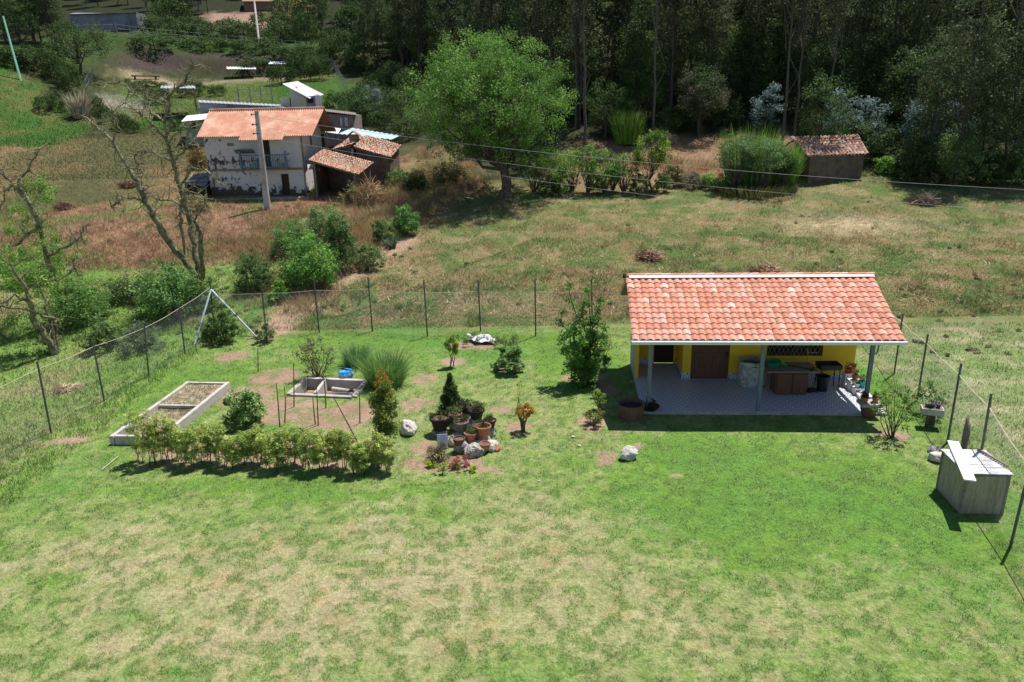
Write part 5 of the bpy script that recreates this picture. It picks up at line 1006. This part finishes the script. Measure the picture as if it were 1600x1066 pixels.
# clump row left of the meadow by the gully
for n_, (px, py, w_, h_, lab, c_, lf, dn) in enumerate([
    (488, 452, 90, 92, 'bright green leafy bush at the near end of the gully', [(.06, .15, .03), (.13, .27, .05), (.24, .4, .1)], .14, 1.2), (535, 425, 50, 105, 'dark leafy bush rising behind the bright one', G_MID, .12, 1.0), (462, 398, 70, 58, 'light green shrub behind the bright gully bush', [(.1, .18, .05), (.2, .3, .1)], .12, 1.0),
    (508, 372, 60, 50, 'pale topped shrub at the back of the gully bushes', [(.12, .2, .06), (.26, .34, .14)], .12, 1.0), (575, 420, 56, 40, 'low green weeds along the gully edge', [(.1, .18, .05), (.2, .26, .1)], .12, .8), (632, 368, 44, 50, 'green bush at the far end of the gully', [(.07, .16, .04), (.14, .28, .07)], .12, 1.1), (600, 378, 40, 38, 'twiggy green bush left of the far gully bush', G_MID, .12, .9),
    (400, 455, 64, 66, 'dark upright twiggy bush behind the corner of the fence', [(.05, .1, .03), (.1, .17, .05)], .1, 1.0), (272, 492, 100, 84, 'large mid-green bush under the bare mossy tree', [(.06, .13, .03), (.13, .24, .06), (.22, .34, .12)], .13, 1.2), (318, 482, 60, 50, 'smaller bush at the right foot of the mossy tree', G_MID, .12, 1.0),
    (352, 535, 46, 66, 'dark feathery bush inside the fence corner', [(.03, .08, .02), (.07, .14, .03)], .08, 1.4), (222, 548, 74, 44, 'grey-green shrub behind the left fence', [(.08, .12, .06), (.16, .2, .12)], .1, 1.0), (165, 545, 60, 50, 'green shrub against the left fence', G_MID, .12, 1.0), (130, 500, 90, 70, 'loose green shrub right of the leaning trees', [(.09, .18, .04), (.18, .3, .08)], .12, .8),
    (210, 470, 70, 40, 'pale weedy shrub in the grass behind the left fence', [(.14, .2, .06), (.26, .32, .12)], .12, .7), (60, 440, 80, 60, 'leafy yellow-green shrub among the left trees', [(.1, .2, .04), (.22, .34, .08)], .13, .8), (440, 470, 40, 34, 'little bright shrub at the gully mouth', G_BRIGHT, .12, 1.0), (415, 535, 30, 40, 'small weed bush at the foot of the fence brace', G_MID, .09, 1.0),
    (650, 300, 50, 34, 'dark shrub in the shade at the left of the big tree', G_DARK, .13, 1.0), (700, 285, 60, 30, 'low olive shrub under the big tree crown', G_OLIVE, .13, .8), (330, 530, 40, 40, 'weed bush at the foot of the corner post', G_MID, .1, 1.0),
    (310, 330, 40, 26, 'dry twiggy bush before the tin shed', [(.2, .17, .08), (.3, .27, .12)], .12, .7), (560, 318, 50, 30, 'low weeds in front of the lean-to', [(.14, .17, .07), (.3, .24, .12)], .12, .7), (620, 290, 44, 26, 'green weeds beside the outhouse', [(.1, .18, .05), (.2, .26, .1)], .12, .8)]):
    bush(px, py, w_, h_, lab, c_, 340+n_, lf, dens=dn*1.5, stems=22)
tuft('aloe_plant', P(612, 388), 'dark spiky aloe at the gully edge', 'plant', 60, .8, .8, .1, [(.08, .12, .08), (.16, .2, .14)], 95, mat=mgrass)
def pile(px, py, wpx, hpx, label, n, cols, seed, L_=1.0, up=0.35, name='corn_stalk_pile', cat='stalk pile'):
    p = P(px, py); k = pxm(p[1]); r = wpx/2/k; h = hpx/k; g_ = np.random.default_rng(seed); q = MB(); a = g_.uniform(0, 2*pi, n); rr = np.sqrt(g_.random(n))*r*.75
    c = pal(g_, n, cols, .3)
    for i_ in range(n):
        b_ = p+[cos(a[i_])*rr[i_], sin(a[i_])*rr[i_], h*(1-rr[i_]/r)*g_.uniform(.1, .9)]; d = g_.normal(size=3); d[2] = abs(d[2])*up+.05; d[:2] += np.array([cos(a[i_]), sin(a[i_])])*.8; d = d/np.linalg.norm(d)*L_*g_.uniform(.5, 1.1)
        q.tube([b_-d*.4, b_+d*.1+[0, 0, .03], b_+d*.6], [.03, .025, .008], 3, c[i_], caps=False)
    return single(q, name, mdry, label, cat, colors=True)
CC = [(.42, .26, .16), (.55, .38, .26), (.3, .16, .12)]
pile(1015, 404, 48, 18, 'star-shaped pile of dry corn stalks alone in the meadow', 170, CC, 1)
pile(1197, 430, 60, 22, 'pile of dry corn stalks just behind the cottage roof', 200, CC, 2)
pile(1440, 318, 50, 14, 'corn stalk pile at the far right of the meadow', 170, [(.25, .17, .13), (.5, .38, .28)], 3)
pile(1449, 320, 8, 20, 'pale upright sheaf beside the far corn stalk pile', 60, [(.6, .5, .4), (.7, .6, .5)], 4, 1.2, 3, 'corn_sheaf', 'sheaf')
pile(578, 318, 60, 44, 'large heap of dry corn leaves at the lean-to corner', 420, [(.36, .2, .1), (.55, .38, .22), (.6, .48, .3)], 5, 1.6, 1.2, 'dry_corn_heap')
pile(600, 285, 26, 30, 'brown dry stalks beside the outhouse wall', 180, [(.25, .13, .07), (.4, .25, .14)], 6, 1.2, 1.5, 'dry_corn_heap')
pile(203, 292, 30, 12, 'small reddish brush heap in the brown field', 120, [(.2, .12, .08), (.35, .2, .14)], 7, 1.0, .4, 'brush_heap', 'brush heap')
pile(103, 327, 30, 12, 'reddish brush heap at the left edge of the brown field', 120, [(.2, .12, .08), (.32, .18, .12)], 8, 1.0, .4, 'brush_heap', 'brush heap')
pile(312, 262, 34, 44, 'dry banana-like leaves hanging at the farmhouse left corner', 220, [(.22, .12, .06), (.4, .28, .12), (.3, .3, .08)], 9, 1.6, 1.6, 'dry_corn_heap')
pile(105, 610, 40, 8, 'flat mound of straw outside the left fence', 160, [(.5, .38, .22), (.6, .46, .3)], 10, .5, .2, 'straw_mound', 'straw')
pile(1040, 222, 40, 14, 'pale brushwood at the edge of the dark wood', 120, [(.45, .32, .22), (.6, .5, .4)], 11, 1.4, .8, 'brush_heap', 'brush heap')
# ---- the bare mossy tree
def bare(name, label, lines, D, seed, twigs=3, tl=.9, foliage=None, moss=.5, mat=mmoss):
    g_ = np.random.default_rng(seed); base = P(*lines[0][0][:2]); D = base[1]; t = thing(name, base, label, 'tree'); T = MB(); K = MB(); tips = []
    for ln in lines:
        r0, r1 = ln[-1]; pp = []; dv = g_.uniform(-.5, .5)
        for k_, q in enumerate(ln[:-1]):
            dy = (q[2] if len(q) > 2 else dv*k_*.5); pp.append(W(q[0], q[1], D+dy))
        pp = np.array(pp)
        if ln is lines[0]: pp[0, 2] -= .3
        m_ = np.linspace(0, len(pp)-1, (len(pp)-1)*4+1); ps = np.stack([np.interp(m_, range(len(pp)), pp[:, c]) for c in range(3)], 1); ps[1:-1] += g_.normal(size=(len(ps)-2, 3))*.045
        rad = np.linspace(r0, r1, len(ps))*g_.uniform(.65, .95, len(ps)); T.tube(ps, rad, 7)
        for i_ in range(3 if r0 > .1 else 1, len(ps)):
            f_ = i_/len(ps)
            for _ in range(g_.poisson(twigs*(.25+f_))):
                d = g_.normal(size=3); d[2] += .35; d /= np.linalg.norm(d); L_ = tl*g_.uniform(.4, 1.2); e = ps[i_]+d*L_; mid = ps[i_]+d*L_*.5+g_.normal(size=3)*.1; T.tube([ps[i_], mid, e], [.028, .018, .007], 4, caps=False); tips += [mid, e]
                if g_.random() < .6: e2 = mid+g_.normal(size=3)*L_*.4; T.tube([mid, e2], [.014, .006], 3, caps=False); tips.append(e2)
            if g_.random() < moss: clumps(K, ps[i_][None]+g_.normal(size=(1, 3))*rad[i_]*.6, rad[i_]*1.1+.04, 22, .05, [(.14, .13, .06), (.24, .23, .11)], g_)
    tips = np.array(tips); clumps(K, tips[g_.random(len(tips)) < .5], .1, 7, .05, [(.2, .19, .1), (.34, .33, .2)], g_)
    T.build('trunk', mat, t, smooth=True); K.build('lichen', mleaf, t, colors=True)
    if foliage:
        F = MB()
        for (px, py, rx, ry, n, dy) in foliage:
            c = W(px, py, D+dy); k_ = pxm(D); clumps(F, c+ellip(g_, n, rx/k_, rx/k_*.8, ry/k_, .1), .3, 44, .10, [(.10, .22, .035), (.19, .34, .06), (.30, .44, .10)], g_, hang=.6)
        F.build('foliage', mleaf, t, colors=True)
    return t
bare('mossy_tree', 'tall gnarled leafless tree covered in moss before the farmhouse', [
    [(316, 444, 0), (292, 412, -.3), (264, 378, -.6), (243, 340, -.9), (229, 316, -1.0), (212, 285, -1.1), (196, 255, -1.0), (178, 222, -.8), (155, 200, -.6), (131, 183, -.4), (.26, .06)],
    [(313, 442, 0), (306, 404, .2), (300, 362, .5), (290, 322, .7), (281, 290, .8), (272, 252, .8), (262, 226, .7), (258, 192, .6), (262, 152, .3), (286, 130, .1), (302, 104, 0), (.24, .05)],
    [(314, 442, 0), (317, 402, -.5), (312, 362, -.8), (303, 345, -.9), (.2, .12)], [(290, 398, -.3), (283, 352, -.5), (284, 318, -.8), (288, 296, -1), (.12, .05)],
    [(229, 316, -1), (205, 308, -1.6), (186, 311, -2), (175, 325, -2.2), (.08, .03)], [(229, 316, -1), (222, 290, -.3), (218, 262, .3), (210, 245, .6), (.09, .03)], [(281, 290, .8), (300, 262, 0), (326, 268, -.8), (346, 288, -1.2), (.1, .03)],
    [(272, 252, .8), (250, 243, 1.4), (228, 236, 1.8), (205, 240, 2.2), (.09, .03)], [(262, 226, .7), (246, 200, .2), (222, 182, -.2), (196, 160, -.5), (.1, .03)], [(258, 192, .6), (240, 178, 1.2), (224, 158, 1.6), (196, 135, 1.9), (158, 127, 2.2), (.09, .025)],
    [(262, 152, .3), (246, 160, -.4), (226, 148, -.8), (.07, .02)], [(262, 226, .7), (280, 205, 0), (300, 196, -.5), (.08, .02)], [(178, 222, -.8), (180, 195, -1.2), (176, 172, -1.4), (.07, .02)], [(290, 322, .7), (262, 312, 1.4), (246, 314, 1.8), (.09, .03)],
    [(303, 345, -.9), (314, 330, -1.3), (320, 310, -1.6), (.07, .02)], [(272, 252, .8), (290, 235, .4), (300, 215, 0), (.08, .02)]], 40, 5, twigs=2.8, tl=.85)
bare('leaning_tree', 'low spreading leafy tree with several leaning stems outside the left fence', [
    [(86, 552, 0), (72, 528, -.2), (54, 502, -.5), (46, 472, -.8), (38, 446, -1), (20, 418, -1.2), (.2, .06)], [(84, 548, 0), (78, 505, .2), (70, 472, .4), (60, 442, .5), (.13, .05)], [(90, 550, 0), (86, 520, .3), (84, 497, .4), (.1, .05)],
    [(46, 472, -.8), (20, 462, -1.2), (-10, 478, -1.5), (.08, .03)], [(84, 497, .4), (52, 488, -.6), (0, 478, -1.2), (.07, .03)], [(60, 442, .5), (64, 420, .8), (50, 400, 1), (.05, .02)]], 32, 6, twigs=1.6, tl=.6, foliage=[(30, 432, 46, 30, 60, 0), (10, 400, 30, 26, 24, .5), (70, 445, 34, 24, 20, .8), (20, 500, 30, 16, 8, 0)])
bare('crooked_tree', 'tall crooked half-bare tree at the left edge of the photo', [
    [(112, 500, 0), (98, 476, 0), (88, 440, -.1), (72, 400, -.3), (60, 352, -.5), (40, 310, -.7), (22, 288, -.8), (-4, 266, -1), (.22, .07)], [(40, 310, -.7), (30, 284, -1), (48, 258, -1.2), (62, 232, -1.3), (.1, .03)], [(60, 352, -.5), (36, 372, 0), (10, 392, .3), (-20, 420, .6), (.1, .04)],
    [(72, 400, -.3), (104, 388, -.9), (126, 370, -1.3), (134, 352, -1.5), (.09, .03)], [(22, 288, -.8), (8, 300, -.2), (0, 330, .2), (.08, .03)], [(88, 440, -.1), (112, 424, .5), (120, 400, .8), (.07, .03)]], 34, 7, twigs=2.2, tl=.7, foliage=[(62, 300, 26, 30, 34, 0), (48, 335, 30, 26, 26, .5), (92, 400, 36, 34, 26, .3), (75, 370, 30, 30, 16, -.4), (12, 350, 26, 30, 14, 0)])
# ============================================================ THE WOOD
m_bw = MAT('wood_bark', (.07, .06, .05), var=.3, bump=.4, bscale=8)
SCL = 1.25
def far_(v): return [tuple(c*.95 for c in q) for q in v]
DK = [(.028, .048, .018), (.05, .078, .028), (.085, .115, .045)]; DO = [(.035, .05, .022), (.065, .085, .035), (.105, .125, .055)]; DG = [(.028, .055, .016), (.052, .095, .026), (.085, .14, .04)]
F = (0, -300, 0)
DK, DO, DG = [[tuple(c*SCL for c in q) for q in L_] for L_ in (DK, DO, DG)]
prot = {}
def proto(key, *a, **k): prot[key] = tree(*a, **k)
proto('e1', 'eucalyptus', F, 'tall slender dark eucalyptus in the dense wood', 'tree', 19, 2.1, 7.8, 115, .85, 44, .25, .15, DO, 401, zc=10.5, tw=.02, fork=.5, nlimb=24, hang=.8, bark=m_bw, group='slender eucalyptuses of the wood')
proto('e2', 'eucalyptus', F, 'tall olive eucalyptus with ragged crown in the dense wood', 'tree', 16, 2.5, 6.6, 120, .95, 44, .25, .14, DK, 402, zc=9.0, tw=.02, fork=.45, nlimb=26, hang=.6, bark=m_bw, group='ragged eucalyptuses of the wood')
proto('e3', 'wood_tree', F, 'dark bushy middle-height tree in the dense wood', 'tree', 9.5, 2.8, 3.9, 90, .9, 44, .24, .14, DG, 403, fork=.35, nlimb=22, bark=m_bw, group='bushy trees of the wood')
proto('e4', 'young_eucalyptus', F, 'blue-green young eucalyptus', 'tree', 5.0, 1.5, 2.4, 46, .55, 50, .20, .08, G_BLUE, 404, fork=.2, nlimb=12, bark=m_bw, group='young blue eucalyptuses')
proto('e5', 'wood_tree', F, 'narrow pointed dark tree in the wood', 'tree', 12, 1.9, 5.4, 90, .7, 44, .22, .14, [(.03, .06, .015), (.06, .11, .03), (.11, .16, .045)], 405, fork=.3, nlimb=20, bark=m_bw, group='pointed trees of the wood')
proto('e6', 'understorey_bush', F, 'dark bush on the floor of the wood', 'bush', 3.6, 2.3, 1.7, 60, .7, 44, .2, .07, DG, 406, fork=.2, nlimb=12, bark=m_bw, group='bushes under the wood')
proto('e7', 'eucalyptus', F, 'bare-stemmed pale eucalyptus with a small high crown', 'tree', 20, 1.9, 3.6, 46, .8, 44, .25, .15, DO, 407, zc=15.5, fork=.7, nlimb=16, hang=.8, tw=.012, bark=MAT('pale_wood_bark', (.12, .105, .085), var=.3, bump=.3), group='bare-stemmed eucalyptuses of the wood')
proto('e8', 'wood_tree', F, 'fresh green young tree along the sunny edge of the wood', 'tree', 8, 2.4, 3.5, 90, .8, 44, .22, .1, [(.05, .09, .025), (.09, .15, .045), (.15, .22, .08)], 408, fork=.3, nlimb=26, bark=m_bw, group='fresh green trees of the wood edge')
used = set()
gq = np.random.default_rng(5)

def put_tree(key, p, rz, s, label=None):
    r = prot[key]
    if key not in used: used.add(key); r.location = [float(q) for q in p]; r.rotation_euler = (0, 0, rz); r.scale = (s, s, s); o = r
    else: o = dup(r, p, rz, s)
    if label: o['label'] = label
    return o
gw = np.random.default_rng(77)
ncnt = 0
for y in np.arange(76, 142, 4.9):
    for x in np.arange(-13, .66*y+9, 4.9 if y < 105 else 6.0):
        xx = x+gw.uniform(-1.9, 1.9); yy = y+gw.uniform(-1.9, 1.9)
        if xx < 2 and yy < 84: continue
        if xx < -4 and yy < 96: continue
        ky = gw.random()
        key = 'e1' if ky < .38 else 'e2' if ky < .68 else 'e3' if ky < .86 else 'e5'
        put_tree(key, G(xx, yy)-[0, 0, .3], gw.uniform(0, 6.28), gw.uniform(.8, 1.2)); ncnt += 1
# left far slope woods
for (px0, px1, r0, r1, n) in ((560, 700, 60, 110, 22), (560, 690, 10, 55, 22), (480, 580, 5, 60, 10), (225, 300, 12, 40, 6), (-60, 95, 10, 96, 40), (60, 240, -30, 12, 34), (230, 470, -40, 2, 34), (225, 330, 5, 30, 10), (440, 560, -30, 6, 10)):
    for k in range(n):
        p = P(gw.uniform(px0, px1), gw.uniform(r0, r1)); key = gw.choice(['e1', 'e2', 'e3', 'e5'], p=[.25, .25, .3, .2]); put_tree(key, p-[0, 0, .3], gw.uniform(0, 6.28), gw.uniform(.6, .95)); ncnt += 1
for k in range(46):
    px = gq.uniform(1200, 1660) if k > 12 else gq.uniform(860, 1200); p = P(px, gq.uniform(150, 258) if px > 1480 else gq.uniform(140, 196)); put_tree('e8', p-[0, 0, .3], gq.uniform(0, 6.28), gq.uniform(.6, 1.05))
for k in range(22):
    px = gw.uniform(680, 1640); p = P(px, gw.uniform(150, 235)); put_tree('e7', p-[0, 0, .3], gw.uniform(0, 6.28), gw.uniform(.75, 1.1))
for k in range(90):
    px = gw.uniform(860, 1640); p = P(px, gw.uniform(120, 214) if px < 1240 else gw.uniform(130, 262)); put_tree(gw.choice(['e6', 'e3'], p=[.7, .3]), p-[0, 0, .2], gw.uniform(0, 6.28), gw.uniform(.6, 1.0))
for k in range(26):
    px = gw.uniform(560, 680); py = gw.uniform(115, 200); put_tree('e6', P(px, py)-[0, 0, .2], gw.uniform(0, 6.28), gw.uniform(.5, .95))
for (px, py, s, lab) in [(1195, 208, .95, 'blue-green young eucalyptus above the tall grass clump'), (1312, 240, 1.15, 'bright blue-green young eucalyptus behind the tiled hut'), (1352, 244, 1.05, 'blue-grey young eucalyptus at the right of the hut roof'), (1432, 252, 1.1, 'blue-green young eucalyptus right of the hut'), (1478, 258, 1.1, 'pale green young eucalyptus near the right edge of the wood'), (588, 186, .7, 'small blue-green eucalyptus left of the big tree'), (578, 172, .6, 'faint blue-grey young eucalyptus behind the brick house'), (62, 45, .8, 'blue-green young eucalyptus in the upper left wood'), (835, 120, 1.3, 'slim blue-green eucalyptus behind the big tree crown')]:
    put_tree('e4', P(px, py)-[0, 0, .1], gw.uniform(0, 6.28), s, lab)
tree('dark_round_tree', P(945, 215), 'dark round-crowned tree at the wood edge right of the big tree', 'tree', 5.2, 2.2, 2.1, 70, .6, 60, .18, .14, DG, 501, nlimb=20)
tree('grey_tree', P(1092, 214), 'grey-olive wispy tree at the wood edge', 'tree', 6.4, 2.7, 2.6, 90, .6, 50, .14, .14, [(.08, .085, .055), (.15, .15, .10)], 502, nlimb=40)
tree('pointed_conifer', P(664, 118), 'yellow-green pointed tree left of the big tree top', 'tree', 8.5, 2.1, 4.0, 120, .6, 55, .2, .14, [(.07, .12, .02), (.15, .21, .04)], 503, fork=.25)
tree('dark_tree', P(128, 118), 'dark round tree at the top of the mound', 'tree', 6.5, 4.0, 2.6, 120, .8, 50, .22, .2, DG, 504)
for n_, (px, py, w_, h_, lab, c_) in enumerate([(1495, 285, 90, 80, 'large green bush at the edge of the wood near the right border', G_MID), (1430, 283, 70, 66, 'dark bush right of the tiled hut', G_DARK), (1540, 288, 60, 60, 'dense dark bush close to the right border', G_DARK), (1590, 290, 60, 70, 'bush cut by the right edge of the photo', G_MID), (1385, 270, 40, 26, 'low bright green weeds beside the hut', G_BRIGHT), (1460, 290, 40, 30, 'low shrub before the dark bush by the wood', G_OLIVE)]): bush(px, py, w_, h_, lab, c_, 520+n_, .18, dens=1.2)
for n_, (px, py, h_, lab) in enumerate([(1490, 290, 16, 'tall slanting eucalyptus right of the hut'), (1560, 290, 15, 'slim eucalyptus near the right border'), (1605, 291, 15, 'eucalyptus at the right edge of the photo'), (1525, 286, 13, 'thin eucalyptus behind the large green bush'), (1445, 272, 12, 'slender eucalyptus behind the dark bush')]):
    put_tree('e1' if n_ % 2 == 0 else 'e2', P(px, py)-[0, 0, .2], n_*1.7, h_/18.0, lab)
# bushes on the terraces and behind the farmhouse
tb = [(110, 145, 40, 40), (150, 180, 30, 30), (165, 192, 26, 26), (193, 205, 30, 26), (210, 208, 18, 20), (300, 150, 50, 22), (250, 162, 40, 24), (340, 150, 30, 16), (440, 132, 40, 30), (470, 128, 44, 44), (500, 125, 40, 36), (530, 175, 50, 30), (560, 180, 46, 40), (600, 205, 50, 34), (640, 215, 50, 30), (585, 150, 50, 30),
      (330, 62, 60, 24), (280, 60, 50, 24), (380, 64, 60, 26), (440, 68, 50, 30), (480, 76, 40, 50), (520, 78, 40, 30), (240, 72, 70, 16), (320, 76, 90, 16), (400, 80, 90, 18), (460, 92, 80, 20), (510, 100, 30, 30), (330, 200, 30, 16), (275, 205, 22, 20), (610, 60, 60, 40), (450, 40, 50, 40), (490, 40, 50, 50), (270, 40, 60, 40), (250, 56, 60, 30), (300, 52, 60, 24), (360, 56, 60, 24), (420, 52, 60, 30), (470, 60, 60, 40), (540, 90, 50, 40), (570, 110, 60, 40), (560, 60, 70, 50), (70, 175, 30, 24), (95, 172, 34, 30), (60, 110, 70, 30), (30, 104, 60, 30), (90, 128, 40, 40), (-10, 100, 60, 30), (405, 112, 60, 20), (480, 115, 60, 30), (230, 140, 60, 14), (190, 200, 30, 20), (545, 195, 40, 30), (575, 190, 40, 34), (620, 180, 50, 40), (640, 160, 50, 50), (200, 130, 10, 6), (515, 215, 40, 24)]
proto('b1', 'terrace_bush', F, 'dark green bush on the far terraces', 'bush', 1, .9, .5, 60, .26, 50, .09, .03, [(.03, .06, .02), (.06, .11, .03), (.11, .17, .05)], 601, zc=.5, fork=.2, nlimb=10, group='bushes of the far terraces')
for px, py, w_, h_ in tb:
    p = P(px, py); k = pxm(p[1]); sx = w_/k/1.9; sz = h_/k/1.05
    if 'b1' not in used: used.add('b1'); o = prot['b1']; o.location = [float(q) for q in p]
    else: o = dup(prot['b1'], p, gw.uniform(0, 6.28))
    o.scale = (sx, sx, sz)
tuft('pampas_grass', P(128, 186), 'pale feathery pampas grass beside the grassy mound', 'pampas grass', 160, 3.3, 2.6, .2, [(.38, .32, .22), (.55, .47, .36)], 96, base=.3, mat=mdry)
tuft('pampas_grass', P(379, 64), 'small pale pampas plume on the far bank', 'pampas grass', 40, 2.0, 1.2, .2, [(.45, .38, .28), (.6, .5, .4)], 97, mat=mdry)
# dry brush over the bank between farmhouse and garden
gb_ = np.random.default_rng(19); Q = MB(); PT = []
for (xa, ya, xb, yb, wd_, n) in ((640, 300, 440, 470, 60, 260), (700, 262, 600, 330, 70, 200), (520, 330, 380, 400, 60, 120), (900, 250, 1230, 270, 30, 120)):
    for k in range(n):
        f = gb_.random(); PT.append(P(xa+(xb-xa)*f+gb_.normal()*wd_*.5, min(ya+(yb-ya)*f+gb_.normal()*wd_*.22, 500)))
PT = np.array(PT); ix = np.repeat(np.arange(len(PT)), 60); off = gb_.normal(size=(len(ix), 3))*[.35, .35, 0]; pp = PT[ix]+off; pp[:, 2] = hz(pp[:, 0], pp[:, 1])-.02
hh = np.repeat(gb_.uniform(.25, .9, len(PT)), 60)*gb_.uniform(.4, 1.1, len(ix)); cl = pal(gb_, len(PT), [(.30, .17, .09), (.40, .28, .15), (.22, .2, .08), (.42, .32, .2)])[ix]*gb_.uniform(.6, 1.4, (len(ix), 1))
blades(Q, pp, hh, gb_.uniform(.02, .05, len(ix)), gb_.uniform(.2, 1.2, len(ix)), cl)
tag(Q.build('dry_brush', mgrass, colors=True), kind='stuff', label='reddish dry brush covering the bank below the farmhouse', cat='brush')
# loose weeds: countless small leafy clumps between the bushes
gq = np.random.default_rng(9); K = MB(); cen = []; rad = []
for (x0, x1, y0, y1, n, s0, s1) in ((380, 660, 300, 500, 150, .12, .4), (0, 420, 430, 560, 150, .12, .4), (820, 1250, 282, 300, 70, .15, .4), (60, 460, 320, 430, 60, .15, .4), (600, 760, 240, 330, 50, .12, .35), (640, 1600, 300, 480, 45, .1, .25), (1380, 1600, 430, 560, 30, .1, .25), (1240, 1600, 272, 292, 60, .15, .5)):
    for k in range(n):
        p = P(gq.uniform(x0, x1), gq.uniform(y0, y1))
        if p[1] < 31.5 and -12 < p[0] < 12 and y0 < 520: continue
        cen.append(p+[0, 0, .05]); rad.append(gq.uniform(s0, s1))
cen = np.array(cen); rad = np.array(rad); m_ = gq.random(len(cen)) < .45
clumps(K, cen[m_], rad[m_], 60, .10, [(.07, .13, .04), (.13, .21, .06), (.2, .29, .09)], gq, squash=.7); clumps(K, cen[~m_], rad[~m_], 50, .10, [(.12, .14, .06), (.22, .2, .1), (.28, .19, .11)], gq, squash=.9)
tag(K.build('loose_weeds', mleaf, colors=True), kind='stuff', label='loose green and brown weeds scattered over the slope', cat='weeds')
